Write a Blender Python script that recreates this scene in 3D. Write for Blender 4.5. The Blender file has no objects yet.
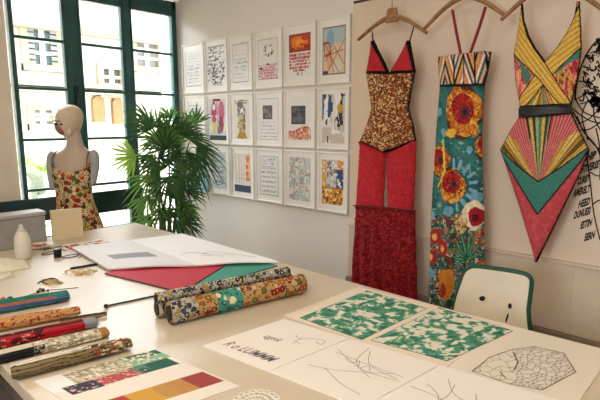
import bpy, math, random
import numpy as np
from mathutils import Vector, Matrix
random.seed(7); RNG = np.random.default_rng(7)
scene = bpy.context.scene
COL = scene.collection

# ------------------------------------------------------------------ camera model (used to measure the place)
FOC, EYE = 481.0, 1.5
PIT = math.atan(77 / 481.0); AZ = math.radians(47.26)
HX, HY = -math.cos(AZ), math.sin(AZ)
FW = np.array([HX * math.cos(PIT), HY * math.cos(PIT), -math.sin(PIT)])
RT = np.array([HY, -HX, 0.0]); UP = np.cross(RT, FW)
HF = np.array([HX, HY, 0.0])
OR = np.array([0, 0, EYE])
def ray(x, y):
    x = np.asarray(x, float)[..., None]; y = np.asarray(y, float)[..., None]
    return FW * FOC + RT * (x - 300) - UP * (y - 200)
def T(x, y, z=.75):                      # a point at height z
    d = ray(x, y); return OR + d * ((z - EYE) / d[..., 2])[..., None]
def W(x, y, Y):                          # a point on a plane parallel to the picture wall
    d = ray(x, y); return OR + d * (Y / d[..., 1])[..., None]
def V(x, y, X):                          # a point on a plane parallel to the window wall
    d = ray(x, y); return OR + d * (X / d[..., 0])[..., None]
def D(x, y, dep):                        # a point at a horizontal distance ahead
    d = ray(x, y); return OR + d * (dep / (d @ HF))[..., None]

# ------------------------------------------------------------------ materials
def lin(c):
    c = np.asarray(c, float) / 255.0
    return np.where(c <= .04045, c / 12.92, ((c + .055) / 1.055) ** 2.4)
def rgba(c): return (*[float(v) for v in lin(c)], 1.0)
class NT:
    def __init__(s, name):
        s.m = bpy.data.materials.new(name); s.m.use_nodes = True
        s.t = s.m.node_tree; s.b = s.t.nodes['Principled BSDF']; s.out = s.t.nodes['Material Output']
    def n(s, kind, **kw):
        nd = s.t.nodes.new('ShaderNode' + kind)
        for k, v in kw.items(): setattr(nd, k, v)
        return nd
    def l(s, a, b): s.t.links.new(a, b)
    def coord(s): return s.n('TexCoord').outputs['Object']
    def noise(s, scale, detail=3, vec=None):
        nd = s.n('TexNoise'); nd.inputs['Scale'].default_value = scale; nd.inputs['Detail'].default_value = detail
        s.l(vec or s.coord(), nd.inputs['Vector']); return nd
    def voro(s, scale, vec=None, feature='F1'):
        nd = s.n('TexVoronoi', feature=feature); nd.inputs['Scale'].default_value = scale
        s.l(vec or s.coord(), nd.inputs['Vector']); return nd
    def warp(s, vec, scale, amt):
        nz = s.noise(scale, 2, vec); sub = s.n('VectorMath', operation='SUBTRACT'); sub.inputs[1].default_value = (.5, .5, .5)
        s.l(nz.outputs['Color'], sub.inputs[0]); sc = s.n('VectorMath', operation='SCALE'); sc.inputs['Scale'].default_value = amt
        s.l(sub.outputs[0], sc.inputs[0]); ad = s.n('VectorMath', operation='ADD'); s.l(vec, ad.inputs[0]); s.l(sc.outputs[0], ad.inputs[1])
        return ad.outputs[0]
    def ramp(s, fac, stops, const=False):
        nd = s.n('ValToRGB'); cr = nd.color_ramp
        if const: cr.interpolation = 'CONSTANT'
        while len(cr.elements) < len(stops): cr.elements.new(.5)
        for e, (p, c) in zip(cr.elements, stops): e.position = p; e.color = rgba(c) if len(c) == 3 else c
        s.l(fac, nd.inputs[0]); return nd.outputs[0]
    def less(s, a, v):
        nd = s.n('Math', operation='LESS_THAN'); s.l(a, nd.inputs[0]); nd.inputs[1].default_value = v; return nd.outputs[0]
    def mul(s, a, b):
        nd = s.n('Math', operation='MULTIPLY'); s.l(a, nd.inputs[0])
        if isinstance(b, (int, float)): nd.inputs[1].default_value = b
        else: s.l(b, nd.inputs[1])
        return nd.outputs[0]
    def mix(s, fac, a, b):
        nd = s.n('Mix', data_type='RGBA')
        if isinstance(fac, (int, float)): nd.inputs[0].default_value = fac
        else: s.l(fac, nd.inputs[0])
        for q, i in ((a, 6), (b, 7)):
            if isinstance(q, (tuple, list)): nd.inputs[i].default_value = rgba(q)
            else: s.l(q, nd.inputs[i])
        return nd.outputs[2]
    def sep(s, col):
        nd = s.n('SeparateColor'); s.l(col, nd.inputs[0]); return nd.outputs
    def bump(s, h, strength=.2, dist=.01):
        nd = s.n('Bump'); nd.inputs['Strength'].default_value = strength; nd.inputs['Distance'].default_value = dist
        s.l(h, nd.inputs['Height']); s.l(nd.outputs[0], s.b.inputs['Normal'])
    def fin(s, col=None, rough=.6, metal=0, spec=.5):
        if col is not None:
            if isinstance(col, (tuple, list)): s.b.inputs['Base Color'].default_value = rgba(col)
            else: s.l(col, s.b.inputs['Base Color'])
        s.b.inputs['Roughness'].default_value = rough; s.b.inputs['Metallic'].default_value = metal
        s.b.inputs['Specular IOR Level'].default_value = spec
        return s.m
_MC = {}
def plain(c, rough=.6, metal=0, var=.06, spec=.5, scale=9):
    k = (tuple(c), rough, metal, var, spec, scale)
    if k in _MC: return _MC[k]
    t = NT('finish'); nz = t.noise(scale, 4)
    a = [max(0, v * (1 - var)) for v in c]; b = [min(255, v * (1 + var)) for v in c]
    _MC[k] = t.fin(t.ramp(nz.outputs['Fac'], [(.3, a), (.7, b)]), rough, metal, spec); return _MC[k]
def painted_mat(rough=.75, weave=0, spec=.3):
    k = ('paint', rough, weave, spec)
    if k in _MC: return _MC[k]
    t = NT('printed_surface'); a = t.n('Attribute', attribute_name='Col')
    if weave: t.bump(t.noise(weave, 2).outputs['Fac'], .15, .002)
    _MC[k] = t.fin(a.outputs['Color'], rough, 0, spec); return _MC[k]
def floral(base, petals, core, line, scale=16, cover=.42, rough=.8):
    t = NT('floral_cloth'); co = t.warp(t.coord(), scale * 1.4, .35 / scale)
    v = t.voro(scale, co); rc = t.sep(v.outputs['Color'])
    n = len(petals); pet = t.ramp(rc[0], [(i / n, c) for i, c in enumerate(petals)], True)
    c = t.mix(t.less(t.voro(scale * 2.3, co).outputs['Distance'], .3), base, tuple(line))
    v3 = t.voro(scale * 1.7, t.warp(t.coord(), 20, .03)); r3 = t.sep(v3.outputs['Color'])
    leaf = t.ramp(r3[1], [(i / n, q) for i, q in enumerate(petals[::-1])], True)
    c = t.mix(t.less(v3.outputs['Distance'], .33), c, leaf)
    c = t.mix(t.less(v.outputs['Distance'], cover), c, tuple(line))
    c = t.mix(t.less(v.outputs['Distance'], cover * .92), c, pet)
    c = t.mix(t.less(v.outputs['Distance'], cover * .36), c, tuple(core))
    return t.fin(c, rough, 0, .2)

# ------------------------------------------------------------------ mesh building
def origin(o):
    p = Vector((0, 0, 0))
    while o is not None: p += o.location; o = o.parent
    return p
class MB:
    def __init__(s): s.v = []; s.f = []
    def add(s, vs, fs):
        k = len(s.v); s.v += [tuple(float(c) for c in p) for p in vs]; s.f += [tuple(i + k for i in f) for f in fs]; return s
    def box(s, a, b):
        x0, y0, z0 = a; x1, y1, z1 = b
        return s.hexa([(x0, y0), (x1, y0), (x1, y1), (x0, y1)], z0, z1)
    def hexa(s, q, z0, z1):              # an upright prism on any polygon
        n = len(q); vs = [(*p[:2], z0) for p in q] + [(*p[:2], z1) for p in q]
        fs = [tuple(range(n))[::-1], tuple(range(n, 2 * n))] + [(i, (i + 1) % n, n + (i + 1) % n, n + i) for i in range(n)]
        return s.add(vs, fs)
    def bar(s, p, q, w, h, up=(0, 0, 1)):
        p = np.array(p, float); q = np.array(q, float); d = q - p; d /= np.linalg.norm(d)
        a = np.cross(d, up); a /= np.linalg.norm(a); b = np.cross(a, d)
        vs = [e + a * sx * w / 2 + b * sy * h / 2 for e in (p, q) for sx, sy in ((-1, -1), (1, -1), (1, 1), (-1, 1))]
        return s.add(vs, [(3, 2, 1, 0), (4, 5, 6, 7)] + [(i, (i + 1) % 4, 4 + (i + 1) % 4, 4 + i) for i in range(4)])
    def loft(s, rings, cap=True):
        n = len(rings[0]); vs = [p for r in rings for p in r]; fs = []
        for k in range(len(rings) - 1):
            for i in range(n): fs.append((k * n + i, k * n + (i + 1) % n, (k + 1) * n + (i + 1) % n, (k + 1) * n + i))
        if cap: fs += [tuple(range(n))[::-1], tuple(range((len(rings) - 1) * n, len(rings) * n))]
        return s.add(vs, fs)
    def tube(s, path, r, n=10, cap=True, ratio=1.0, up=(0, 0, 1), prof=None):
        path = [np.array(p, float) for p in path]; rings = []
        for i, p in enumerate(path):
            d = path[min(i + 1, len(path) - 1)] - path[max(i - 1, 0)]; d /= np.linalg.norm(d) + 1e-9
            u = np.array(up, float); a = np.cross(d, u)
            if np.linalg.norm(a) < 1e-3: a = np.cross(d, (0, 1, .1))
            a /= np.linalg.norm(a); b = np.cross(a, d); rr = r[i] if hasattr(r, '__len__') else r
            ring = []
            for k in range(n):
                t = 2 * math.pi * k / n; q = prof(t, i) if prof else 1.0
                ring.append(p + a * math.cos(t) * rr * q + b * math.sin(t) * rr * ratio * q)
            rings.append(ring)
        return s.loft(rings, cap)
    def lathe(s, c, prof, n=28):
        return s.loft([[(c[0] + r * math.cos(2 * math.pi * k / n), c[1] + r * math.sin(2 * math.pi * k / n), c[2] + z) for k in range(n)] for r, z in prof])
    def ball(s, c, rx, ry, rz, ax=None, n=16):
        ax = ax or (np.array((1, 0, 0.)), np.array((0, 1, 0.)), np.array((0, 0, 1.)))
        c = np.array(c, float); rings = []
        for j in range(n // 2 + 1):
            ph = -math.pi / 2 + math.pi * j / (n // 2); cr = max(math.cos(ph), .01)
            rings.append([c + ax[0] * rx * cr * math.cos(2 * math.pi * k / n) + ax[1] * ry * cr * math.sin(2 * math.pi * k / n) + ax[2] * rz * math.sin(ph) for k in range(n)])
        return s.loft(rings)
    def ribbon(s, pts, w, nrm):          # a flat ink or pencil stroke
        pts = [np.array(p, float) for p in pts]; nrm = np.array(nrm, float); vs = []
        for i, p in enumerate(pts):
            d = pts[min(i + 1, len(pts) - 1)] - pts[max(i - 1, 0)]; a = np.cross(d, nrm); a /= np.linalg.norm(a) + 1e-9
            vs += [p + a * w / 2, p - a * w / 2]
        return s.add(vs, [(2 * i, 2 * i + 1, 2 * i + 3, 2 * i + 2) for i in range(len(pts) - 1)])
    def build(s, name, mat, parent=None, loc=None, smooth=False, bevel=0, sub=0, flat_angle=None):
        me = bpy.data.meshes.new(name); o = bpy.data.objects.new(name, me); COL.objects.link(o)
        if parent is not None: o.parent = parent; off = origin(parent)
        else: off = Vector(loc) if loc is not None else Vector((0, 0, 0)); o.location = off
        me.from_pydata([(p[0] - off.x, p[1] - off.y, p[2] - off.z) for p in s.v], [], s.f); me.validate(); me.update()
        me.materials.append(mat)
        me.polygons.foreach_set('use_smooth', [bool(smooth)] * len(me.polygons))
        if bevel: md = o.modifiers.new('edge', 'BEVEL'); md.width = bevel; md.segments = 2; md.limit_method = 'ANGLE'
        if sub: md = o.modifiers.new('smooth', 'SUBSURF'); md.levels = sub; md.render_levels = sub
        return o
def tag(o, label=None, cat=None, group=None, kind=None):
    if label: o['label'] = label
    if cat: o['category'] = cat
    if group: o['group'] = group
    if kind: o['kind'] = kind
    return o
def thing(name, label, cat, loc, group=None):
    o = bpy.data.objects.new(name, None); COL.objects.link(o); o.location = Vector([float(c) for c in loc]); o.empty_display_size = .1
    return tag(o, label, cat, group)
def struct(name, mb, mat, **k):
    o = mb.build(name, mat, **k); o['kind'] = 'structure'; return o

# ------------------------------------------------------------------ printing patterns onto fine grids
def vnoise(x, y, seed=0):
    xi = np.floor(x).astype(np.int64); yi = np.floor(y).astype(np.int64); fx = x - xi; fy = y - yi
    def h(a, b):
        q = (a * 374761393 + b * 668265263 + seed * 974711) & 0xffffffff; q = ((q ^ (q >> 13)) * 1274126177) & 0xffffffff
        return ((q ^ (q >> 16)) & 0xffff) / 65535.0
    fx = fx * fx * (3 - 2 * fx); fy = fy * fy * (3 - 2 * fy)
    return (h(xi, yi) * (1 - fx) + h(xi + 1, yi) * fx) * (1 - fy) + (h(xi, yi + 1) * (1 - fx) + h(xi + 1, yi + 1) * fx) * fy
def fbm(x, y, seed=0, o=3): return sum(vnoise(x * 2 ** k, y * 2 ** k, seed + k) / 2 ** (k + 1) for k in range(o)) / (1 - .5 ** o)
def inside(x, y, pts):
    r = np.zeros(x.shape, bool); n = len(pts)
    for i in range(n):
        x0, y0 = pts[i]; x1, y1 = pts[(i + 1) % n]
        if y0 == y1: continue
        c = ((y0 > y) != (y1 > y)) & (x < (x1 - x0) * (y - y0) / (y1 - y0) + x0); r ^= c
    return r
class Paint:
    def __init__(s, x, y, base): s.x, s.y = x, y; s.c = np.empty(x.shape + (3,)); s.c[:] = base
    def put(s, m, col, a=1.0):
        col = np.asarray(col, float)
        s.c[m] = s.c[m] * (1 - a) + (col[m] if col.ndim > 1 else col) * a
    def poly(s, pts, col, a=1.0): m = inside(s.x, s.y, pts); s.put(m, col, a); return m
    def rect(s, x0, y0, x1, y1, col, a=1.0): m = (s.x >= x0) & (s.x <= x1) & (s.y >= y0) & (s.y <= y1); s.put(m, col, a); return m
    def ell(s, cx, cy, rx, ry, col, a=1.0, wob=0, seed=0, lobes=0):
        dx, dy = (s.x - cx) / rx, (s.y - cy) / ry; d = np.hypot(dx, dy)
        if wob: d = d + wob * (fbm(s.x / rx * 1.6, s.y / ry * 1.6, seed) - .5) * 2
        if lobes: d = d + .14 * np.sin(np.arctan2(dy, dx) * lobes + seed)
        m = d < 1; s.put(m, col, a); return m
    def line(s, pts, w, col, a=1.0):
        m = np.zeros(s.x.shape, bool)
        for (x0, y0), (x1, y1) in zip(pts[:-1], pts[1:]):
            dx, dy = x1 - x0, y1 - y0; t = np.clip(((s.x - x0) * dx + (s.y - y0) * dy) / (dx * dx + dy * dy + 1e-9), 0, 1)
            m |= np.hypot(s.x - x0 - t * dx, s.y - y0 - t * dy) < w / 2
        s.put(m, col, a); return m
    def text(s, x0, y0, x1, rows, dy, col, h=.55, seed=0, dens=.55, slope=0):
        for r in range(rows):
            yy = y0 + r * dy + slope * (s.x - x0)
            k = fbm(s.x * 26, np.full_like(s.x, r * 7.3 + seed), seed, 2)
            m = (s.x > x0) & (s.x < x1 - .1 * ((r * 37 + seed) % 3) / 3) & (np.abs(s.y - yy) < dy * h / 2) & (fbm(s.x * 55, s.y * 60, seed + r, 2) < dens) & (k > .3)
            s.put(m, col, .9)
def grid_mesh(name, P, keep, C, mat, parent=None, loc=None, back=None, smooth=True):
    """P (ny,nx,3) positions, keep (ny-1,nx-1) faces, C (ny,nx,3) sRGB; back: offset vector of the rear sheet -> closed body"""
    ny, nx = P.shape[:2]; idx = np.arange(ny * nx).reshape(ny, nx); K = np.argwhere(keep)
    a = idx[K[:, 0], K[:, 1]]; b = idx[K[:, 0], K[:, 1] + 1]; c = idx[K[:, 0] + 1, K[:, 1] + 1]; d = idx[K[:, 0] + 1, K[:, 1]]
    F = np.stack([a, b, c, d], 1); pts = P.reshape(-1, 3); cols = C.reshape(-1, 3)
    if back is not None:
        N = ny * nx; B = back.reshape(-1, 3); E = np.concatenate([F[:, [0, 1]], F[:, [1, 2]], F[:, [2, 3]], F[:, [3, 0]]])
        key = np.sort(E, 1); key = key[:, 0] * (N + 1) + key[:, 1]; u, inv, cnt = np.unique(key, return_inverse=True, return_counts=True)
        Eb = E[cnt[inv] == 1]
        F = np.concatenate([F, F[:, ::-1] + N, np.stack([Eb[:, 1], Eb[:, 0], Eb[:, 0] + N, Eb[:, 1] + N], 1)])
        pts = np.concatenate([pts, B]); cols = np.concatenate([cols, cols])
    used, inv = np.unique(F, return_inverse=True); F = inv.reshape(F.shape); pts = pts[used]; cols = cols[used]
    me = bpy.data.meshes.new(name); o = bpy.data.objects.new(name, me); COL.objects.link(o)
    if parent is not None: o.parent = parent; off = origin(parent)
    else: off = Vector(loc) if loc is not None else Vector((0, 0, 0)); o.location = off
    pts = pts - np.array(off)
    me.vertices.add(len(pts)); me.vertices.foreach_set('co', pts.astype(np.float32).ravel())
    me.loops.add(F.size); me.loops.foreach_set('vertex_index', F.astype(np.int32).ravel())
    me.polygons.add(len(F)); me.polygons.foreach_set('loop_start', np.arange(0, F.size, 4, dtype=np.int32))
    me.update(calc_edges=True); me.validate()
    at = me.color_attributes.new('Col', 'FLOAT_COLOR', 'POINT')
    at.data.foreach_set('color', np.concatenate([lin(cols), np.ones((len(cols), 1))], 1).astype(np.float32).ravel())
    me.polygons.foreach_set('use_smooth', [bool(smooth)] * len(me.polygons))
    me.materials.append(mat); return o
def garment(name, outline, step, Y, paint, mat, parent, bulge=.03, fold=None, holes=(), base=(200, 200, 200), tags=None):
    """a hanging cloth piece: outline in picture units measured on the plane Y, real depth in front of and behind it"""
    o = np.array(outline, float); x0, y0 = o.min(0); x1, y1 = o.max(0)
    xs = np.linspace(x0, x1, max(3, int((x1 - x0) / step) + 1)); ys = np.linspace(y0, y1, max(3, int((y1 - y0) / step) + 1))
    X, Yp = np.meshgrid(xs, ys); cx = (X[:-1, :-1] + X[1:, 1:]) / 2; cy = (Yp[:-1, :-1] + Yp[1:, 1:]) / 2
    keep = inside(cx, cy, outline)
    for h in holes: keep &= ~inside(cx, cy, h)
    ins = inside(X, Yp, outline); t = np.zeros(X.shape)
    for j in range(len(ys)):
        w = np.nonzero(ins[j])[0]
        if len(w) > 1: t[j] = np.clip((xs - xs[w[0]]) / (xs[w[-1]] - xs[w[0]] + 1e-6), 0, 1)
    dep = bulge * np.sqrt(np.clip(1 - (2 * t - 1) ** 2, 0, 1))
    if fold is not None: dep = dep + fold(X, Yp)
    P = W(X, Yp, Y); B = P.copy(); P[..., 1] -= dep; B[..., 1] += .008
    pa = Paint(X, Yp, base); paint(pa); pa.c *= (.86 + .28 * fbm(X * .9, Yp * .9, 77, 2))[..., None]
    return grid_mesh(name, P, keep, pa.c, mat, parent, back=B)
def sheet_map(o, u, v):
    o, u, v = (np.array(q, float) for q in (o, u, v))
    return lambda a, b, z: np.concatenate([(o + np.asarray(a, float)[..., None] * u + np.asarray(b, float)[..., None] * v), np.broadcast_to(np.asarray(z, float), np.shape(a))[..., None]], -1)
def sheet(name, o, u, v, z, th, mat, parent=None, paint=None, n=(2, 2), base=(240, 236, 228), curl=None, loc=None):
    """a paper or card lying on the table; (a,b) in 0..1 along u and v"""
    m = sheet_map(o, u, v); A, Bv = np.meshgrid(np.linspace(0, 1, n[0]), np.linspace(0, 1, n[1]))
    zz = np.full(A.shape, z + th)
    if curl is not None: zz = zz + curl(A, Bv)
    P = m(A, Bv, zz); Bk = m(A, Bv, zz - th); pa = Paint(A, Bv, base)
    if paint: paint(pa)
    c = m(np.array(.5), np.array(.5), z)
    return grid_mesh(name, P, np.ones((n[1] - 1, n[0] - 1), bool), pa.c, mat, parent, loc=c if parent is None else None, back=Bk, smooth=False)
def smooth_path(pts, n=6):
    pts = [np.array(p, float) for p in pts]; out = []
    for i in range(len(pts) - 1):
        p0, p1, p2, p3 = pts[max(i - 1, 0)], pts[i], pts[i + 1], pts[min(i + 2, len(pts) - 1)]
        for k in range(n):
            t = k / n; out.append(.5 * (2 * p1 + (p2 - p0) * t + (2 * p0 - 5 * p1 + 4 * p2 - p3) * t * t + (3 * p1 - p0 - 3 * p2 + p3) * t ** 3))
    return out + [pts[-1]]
M_black = plain((22, 22, 24), .45); M_ink = plain((30, 28, 27), .9, var=.1); M_pencil = plain((150, 148, 146), .9)
M_wood = plain((150, 108, 66), .5, var=.18, scale=30); M_steel = plain((150, 150, 150), .3, 1.0)
M_white = plain((238, 236, 231), .5, var=.015); M_print = painted_mat(.7); M_cloth = painted_mat(.85, 350, .15)

# ================================================================== the room
WX, WY, EX, SY, HC = -4.1, 2.7, 1.3, -2.2, 3.15
t = NT('wall_paint'); t.bump(t.noise(60, 4).outputs['Fac'], .06, .01); M_wall = t.fin(t.ramp(t.noise(1.2, 2).outputs['Fac'], [(.3, (226, 222, 216)), (.7, (233, 229, 223))]), .85, 0, .2)
t = NT('beige_paint'); t.bump(t.noise(50, 4).outputs['Fac'], .08, .01); M_beige = t.fin(t.ramp(t.noise(2.0, 3).outputs['Fac'], [(.3, (222, 203, 184)), (.7, (229, 211, 192))]), .85, 0, .2)
t = NT('floor_boards'); br = t.n('TexBrick'); br.inputs['Scale'].default_value = 1.0; br.inputs['Brick Width'].default_value = 1.2; br.inputs['Row Height'].default_value = .12; br.inputs['Mortar Size'].default_value = .004
br.inputs['Color1'].default_value = rgba((104, 84, 66)); br.inputs['Color2'].default_value = rgba((88, 70, 54)); br.inputs['Mortar'].default_value = rgba((40, 32, 26)); t.l(t.coord(), br.inputs['Vector']); M_floor = t.fin(br.outputs['Color'], .45)
M_teal = plain((34, 84, 84), .35, var=.1); M_ceil = plain((236, 233, 228), .9, var=.01); M_plaster = plain((232, 222, 208), .85, var=.02)
struct('floor', MB().box((WX - .3, SY - .1, -.1), (EX + .1, WY + .2, 0)), M_floor)
struct('ceiling', MB().box((WX - .3, SY - .1, HC), (EX + .1, WY + .2, HC + .15)), M_ceil)
struct('wall_north', MB().box((WX - .3, WY, 0), (EX + .1, WY + .2, HC)), M_wall)
struct('wall_east', MB().box((EX, SY, 0), (EX + .1, WY, HC)), M_wall)
m = MB(); sa_, sb_, sz0, sz1 = -1.7, .1, 1.2, 2.3
m.box((WX, SY - .1, 0), (sa_, SY, HC)); m.box((sb_, SY - .1, 0), (EX, SY, HC)); m.box((sa_, SY - .1, 0), (sb_, SY, sz0)); m.box((sa_, SY - .1, sz1), (sb_, SY, HC))
struct('wall_south', m, M_wall)
W0, W1, WB, WT = 1.262, 2.70, .06, 2.62             # window opening
m = MB(); m.box((WX - .3, SY, 0), (WX, W0 - .02, HC)); m.box((WX - .3, W0 - .02, 0), (WX, WY, WB)); m.box((WX - .3, W0 - .02, WT + .02), (WX, WY, HC))
struct('wall_west', m, M_plaster)
# beige panel behind the garments, wainscot below it
PX = -2.0
struct('wall_panel', MB().box((PX, WY - .018, .80), (EX, WY - .002, HC)), M_beige, bevel=.004)
m = MB(); m.box((PX, WY - .030, .42), (EX, WY - .002, .785))
struct('trim_1', m, plain((214, 196, 175), .8, var=.02), bevel=.003)
m = MB(); m.box((PX, WY - .04, .785), (EX, WY - .002, .80)); [m.box((x, WY - .032, .43), (x + .006, WY - .028, .785)) for x in np.arange(PX + .16, EX, .21)]
struct('trim_2', m, plain((212, 195, 174), .7, var=.02), bevel=.002)
struct('baseboard_north', MB().box((WX, WY - .02, 0), (PX, WY - .002, .1)), M_white)
struct('baseboard_panel', MB().box((PX, WY - .06, 0), (EX, WY - .002, .42)), plain((132, 116, 98), .7), bevel=.004)
# window: frame, three sashes with glazing bars, panes
m = MB(); fx0, fx1 = WX - .06, WX + .014
m.box((fx0, W0, WB), (fx1, W0 + .03, WT)); m.box((fx0, 2.655, WB), (fx1, W1 - .002, WT)); m.box((fx0, W0, WT - .07), (fx1, W1 - .002, WT)); m.box((fx0, W0, WB), (fx1, W1 - .002, WB + .06))
m.box((fx0, 1.665, WB), (fx1, 1.775, WT)); m.box((fx0, 2.16, WB), (fx1, 2.235, WT))
win = struct('window_1', m, M_teal, bevel=.004)
sx0, sx1 = WX - .03, WX + .022
M_glass = NT('window_glass'); tr = M_glass.n('BsdfTransparent'); gl = M_glass.n('BsdfGlossy'); gl.inputs['Roughness'].default_value = .02
fr = M_glass.n('Fresnel'); fr.inputs['IOR'].default_value = 1.3; mx = M_glass.n('MixShader'); M_glass.l(fr.outputs[0], mx.inputs[0]); M_glass.l(tr.outputs[0], mx.inputs[1]); M_glass.l(gl.outputs[0], mx.inputs[2]); M_glass.l(mx.outputs[0], M_glass.out.inputs[0]); M_glass = M_glass.m
for a, b in ((1.275, 1.66), (1.772, 2.155), (2.225, 2.66)):
    m = MB(); s = .016
    m.box((sx0, a, .12), (sx1, a + s, 2.55)); m.box((sx0, b - s, .12), (sx1, b, 2.55)); m.box((sx0, a, 2.485), (sx1, b, 2.55)); m.box((sx0, a, .12), (sx1, b, .185))
    for z in (2.14, 1.765, 1.37, .975, .58): m.box((sx0 + .01, a, z - .011), (sx1 - .01, b, z + .011))
    sa = m.build('sash', M_teal, win, bevel=.003)
    MB().box((WX - .004, a + s, .185), (WX, b - s, 2.485)).build('pane', M_glass, sa)
m = MB(); m.box((sa_, SY - .07, sz0), (sb_, SY - .01, sz0 + .06)); m.box((sa_, SY - .07, sz1 - .06), (sb_, SY - .01, sz1))
for x in (sa_, (sa_ * 2 + sb_) / 3 - .03, (sa_ + sb_ * 2) / 3 - .03, sb_ - .06): m.box((x, SY - .07, sz0 + .06), (x + .06, SY - .01, sz1 - .06))
win2 = struct('added_fill_window', m, M_teal)  # added unseen window behind the camera, daylight fill for the garment wall
for k in range(3): xa_ = sa_ + (sb_ - sa_) * k / 3 + .06; MB().box((xa_, SY - .042, sz0 + .06), (sa_ + (sb_ - sa_) * (k + 1) / 3 - .06, SY - .038, sz1 - .06)).build('pane', M_glass, win2)
m = MB(); m.box((WX + .014, 1.70, 1.58), (WX + .028, 1.735, 1.80)); m.tube([(WX + .02, 1.717, 1.72), (WX + .06, 1.717, 1.72), (WX + .065, 1.717, 1.58)], .010, 8)
m.build('window_handle', plain((16, 34, 36), .3), win)
struct('window_sill', MB().box((WX - .05, W0 - .02, .03), (WX + .05, W1 - .06, .06)), M_teal, bevel=.004)
# picture of the street: paving, facade opposite
M_fac = plain((214, 202, 178), .9, var=.06, scale=1.5); M_stone = plain((160, 146, 120), .9, var=.1, scale=4); M_pave = plain((206, 202, 194), .9)
FX = -10.0
street = struct('street_paving', MB().box((-16, -8, -3.2), (WX - .35, 26, -3.1)), M_pave)
fac = thing('townhouse', 'sunlit cream townhouse facade seen across the street through the window', 'building', (FX, 6, -3.1))
def fq(x0, y0, x1, y1, X=FX): a = V(x0, y1, X); b = V(x1, y0, X); return a[1], a[2], b[1], b[2]
openings = [(30, 30, 56, 64), (138, 42, 158, 66), (105, 70, 121, 92), (36, 110, 52, 124)]
MB().box((FX - .6, -6, -3.1), (FX - .1, 24, 4.6)).build('wall', M_fac, fac)
for (x0, y0, x1, y1), c in zip(openings, ((70, 84, 82), (110, 108, 100), (70, 60, 50), (120, 112, 96))):
    ya, za, yb, zb = fq(x0, y0, x1, y1)
    m = MB(); e = .12
    m.box((FX - .1, ya - e, za - e), (FX, ya, zb + e)); m.box((FX - .1, yb, za - e), (FX, yb + e, zb + e)); m.box((FX - .1, ya, zb), (FX, yb, zb + e)); m.box((FX - .1, ya - e, za - e), (FX + .06, yb + e, za))
    w = m.build('window_surround', M_stone, fac)
    MB().box((FX - .099, ya, za), (FX - .08, yb, zb)).build('pane', plain(c, .3), w)
    m = MB(); ym = (ya + yb) / 2
    m.box((FX - .075, ym - .05, za), (FX - .045, ym + .05, zb))
    for k in (1, 2): zz = za + (zb - za) * k / 3; m.box((FX - .072, ya, zz - .03), (FX - .05, yb, zz + .03))
    m.build('glazing_bars', plain((210, 206, 194), .6), w)
ya, za, yb, zb = fq(30, 30, 56, 64); wd = (yb - ya) * .22
for q in (ya, yb - wd): 
    m = MB(); [m.box((FX - .04, q, z), (FX - .012, q + wd, z + .07)) for z in np.arange(za, zb - .07, .1)]
    m.build('shutter', plain((128, 130, 118), .7), fac)
m = MB()
for px_, py_, h in ((40, 24, .2), (100, 92, .12), (60, 86, .14)):
    p = V(px_, py_, FX); m.box((FX - .1, -6, p[2] - h / 2), (FX + .12, 24, p[2] + h / 2))
m.build('cornice', M_stone, fac)
for (x0, y0, x1, y1) in ((94, 96, 104, 122), (114, 98, 122, 124)):
    ya, za, yb, zb = fq(x0, y0, x1, y1); m = MB(); r = (yb - ya) / 2; pts = [(ya, za), (yb, za)] + [((ya + yb) / 2 + r * math.cos(a), zb - r + r * math.sin(a)) for a in np.linspace(0, math.pi, 10)]
    n_ = len(pts); m.add([(FX - .1, *p) for p in pts] + [(FX + .02, *p) for p in pts], [tuple(range(n_)), tuple(range(2 * n_ - 1, n_ - 1, -1))] + [(i, (i + 1) % n_, n_ + (i + 1) % n_, n_ + i) for i in range(n_)])
    m.build('arched_doorway', plain((140, 106, 66), .8), fac)
# small shrub and a leaning post in the street
hb = V(34, 168, -9.0); m = MB()
for k in range(160):
    c = hb + RNG.normal(0, 1, 3) * (.16, .4, .13) - (0, 0, max(0, (k - 90) / 70) * (hb[2] + 3.0)); a = RNG.normal(0, 1, 3); a /= np.linalg.norm(a); b = np.cross(a, RNG.normal(0, 1, 3)); b /= np.linalg.norm(b)
    m.add([c - a * .09, c - b * .04, c + a * .09, c + b * .04], [(0, 1, 2, 3)])
tag(m.build('street_shrub', plain((150, 172, 92), .7, var=.2), loc=hb), 'pale green leafy shrub in the street outside the left pane', 'shrub')
m = MB(); m.tube([V(28, 172, -8.0), V(36, 176, -8.0), V(42, 194, -8.0)], [.05, .1, .06], 8); m.tube([V(33, 176, -8.0), V(35, 200, -8.0), V(34, 280, -8.0)], .05, 8)
tag(m.build('street_post', plain((96, 104, 82), .8), loc=V(34, 280, -8.0)), 'dark leaning post outside the left window pane', 'post')
m = MB(); e0 = V(34, 280, -8.0)

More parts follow.
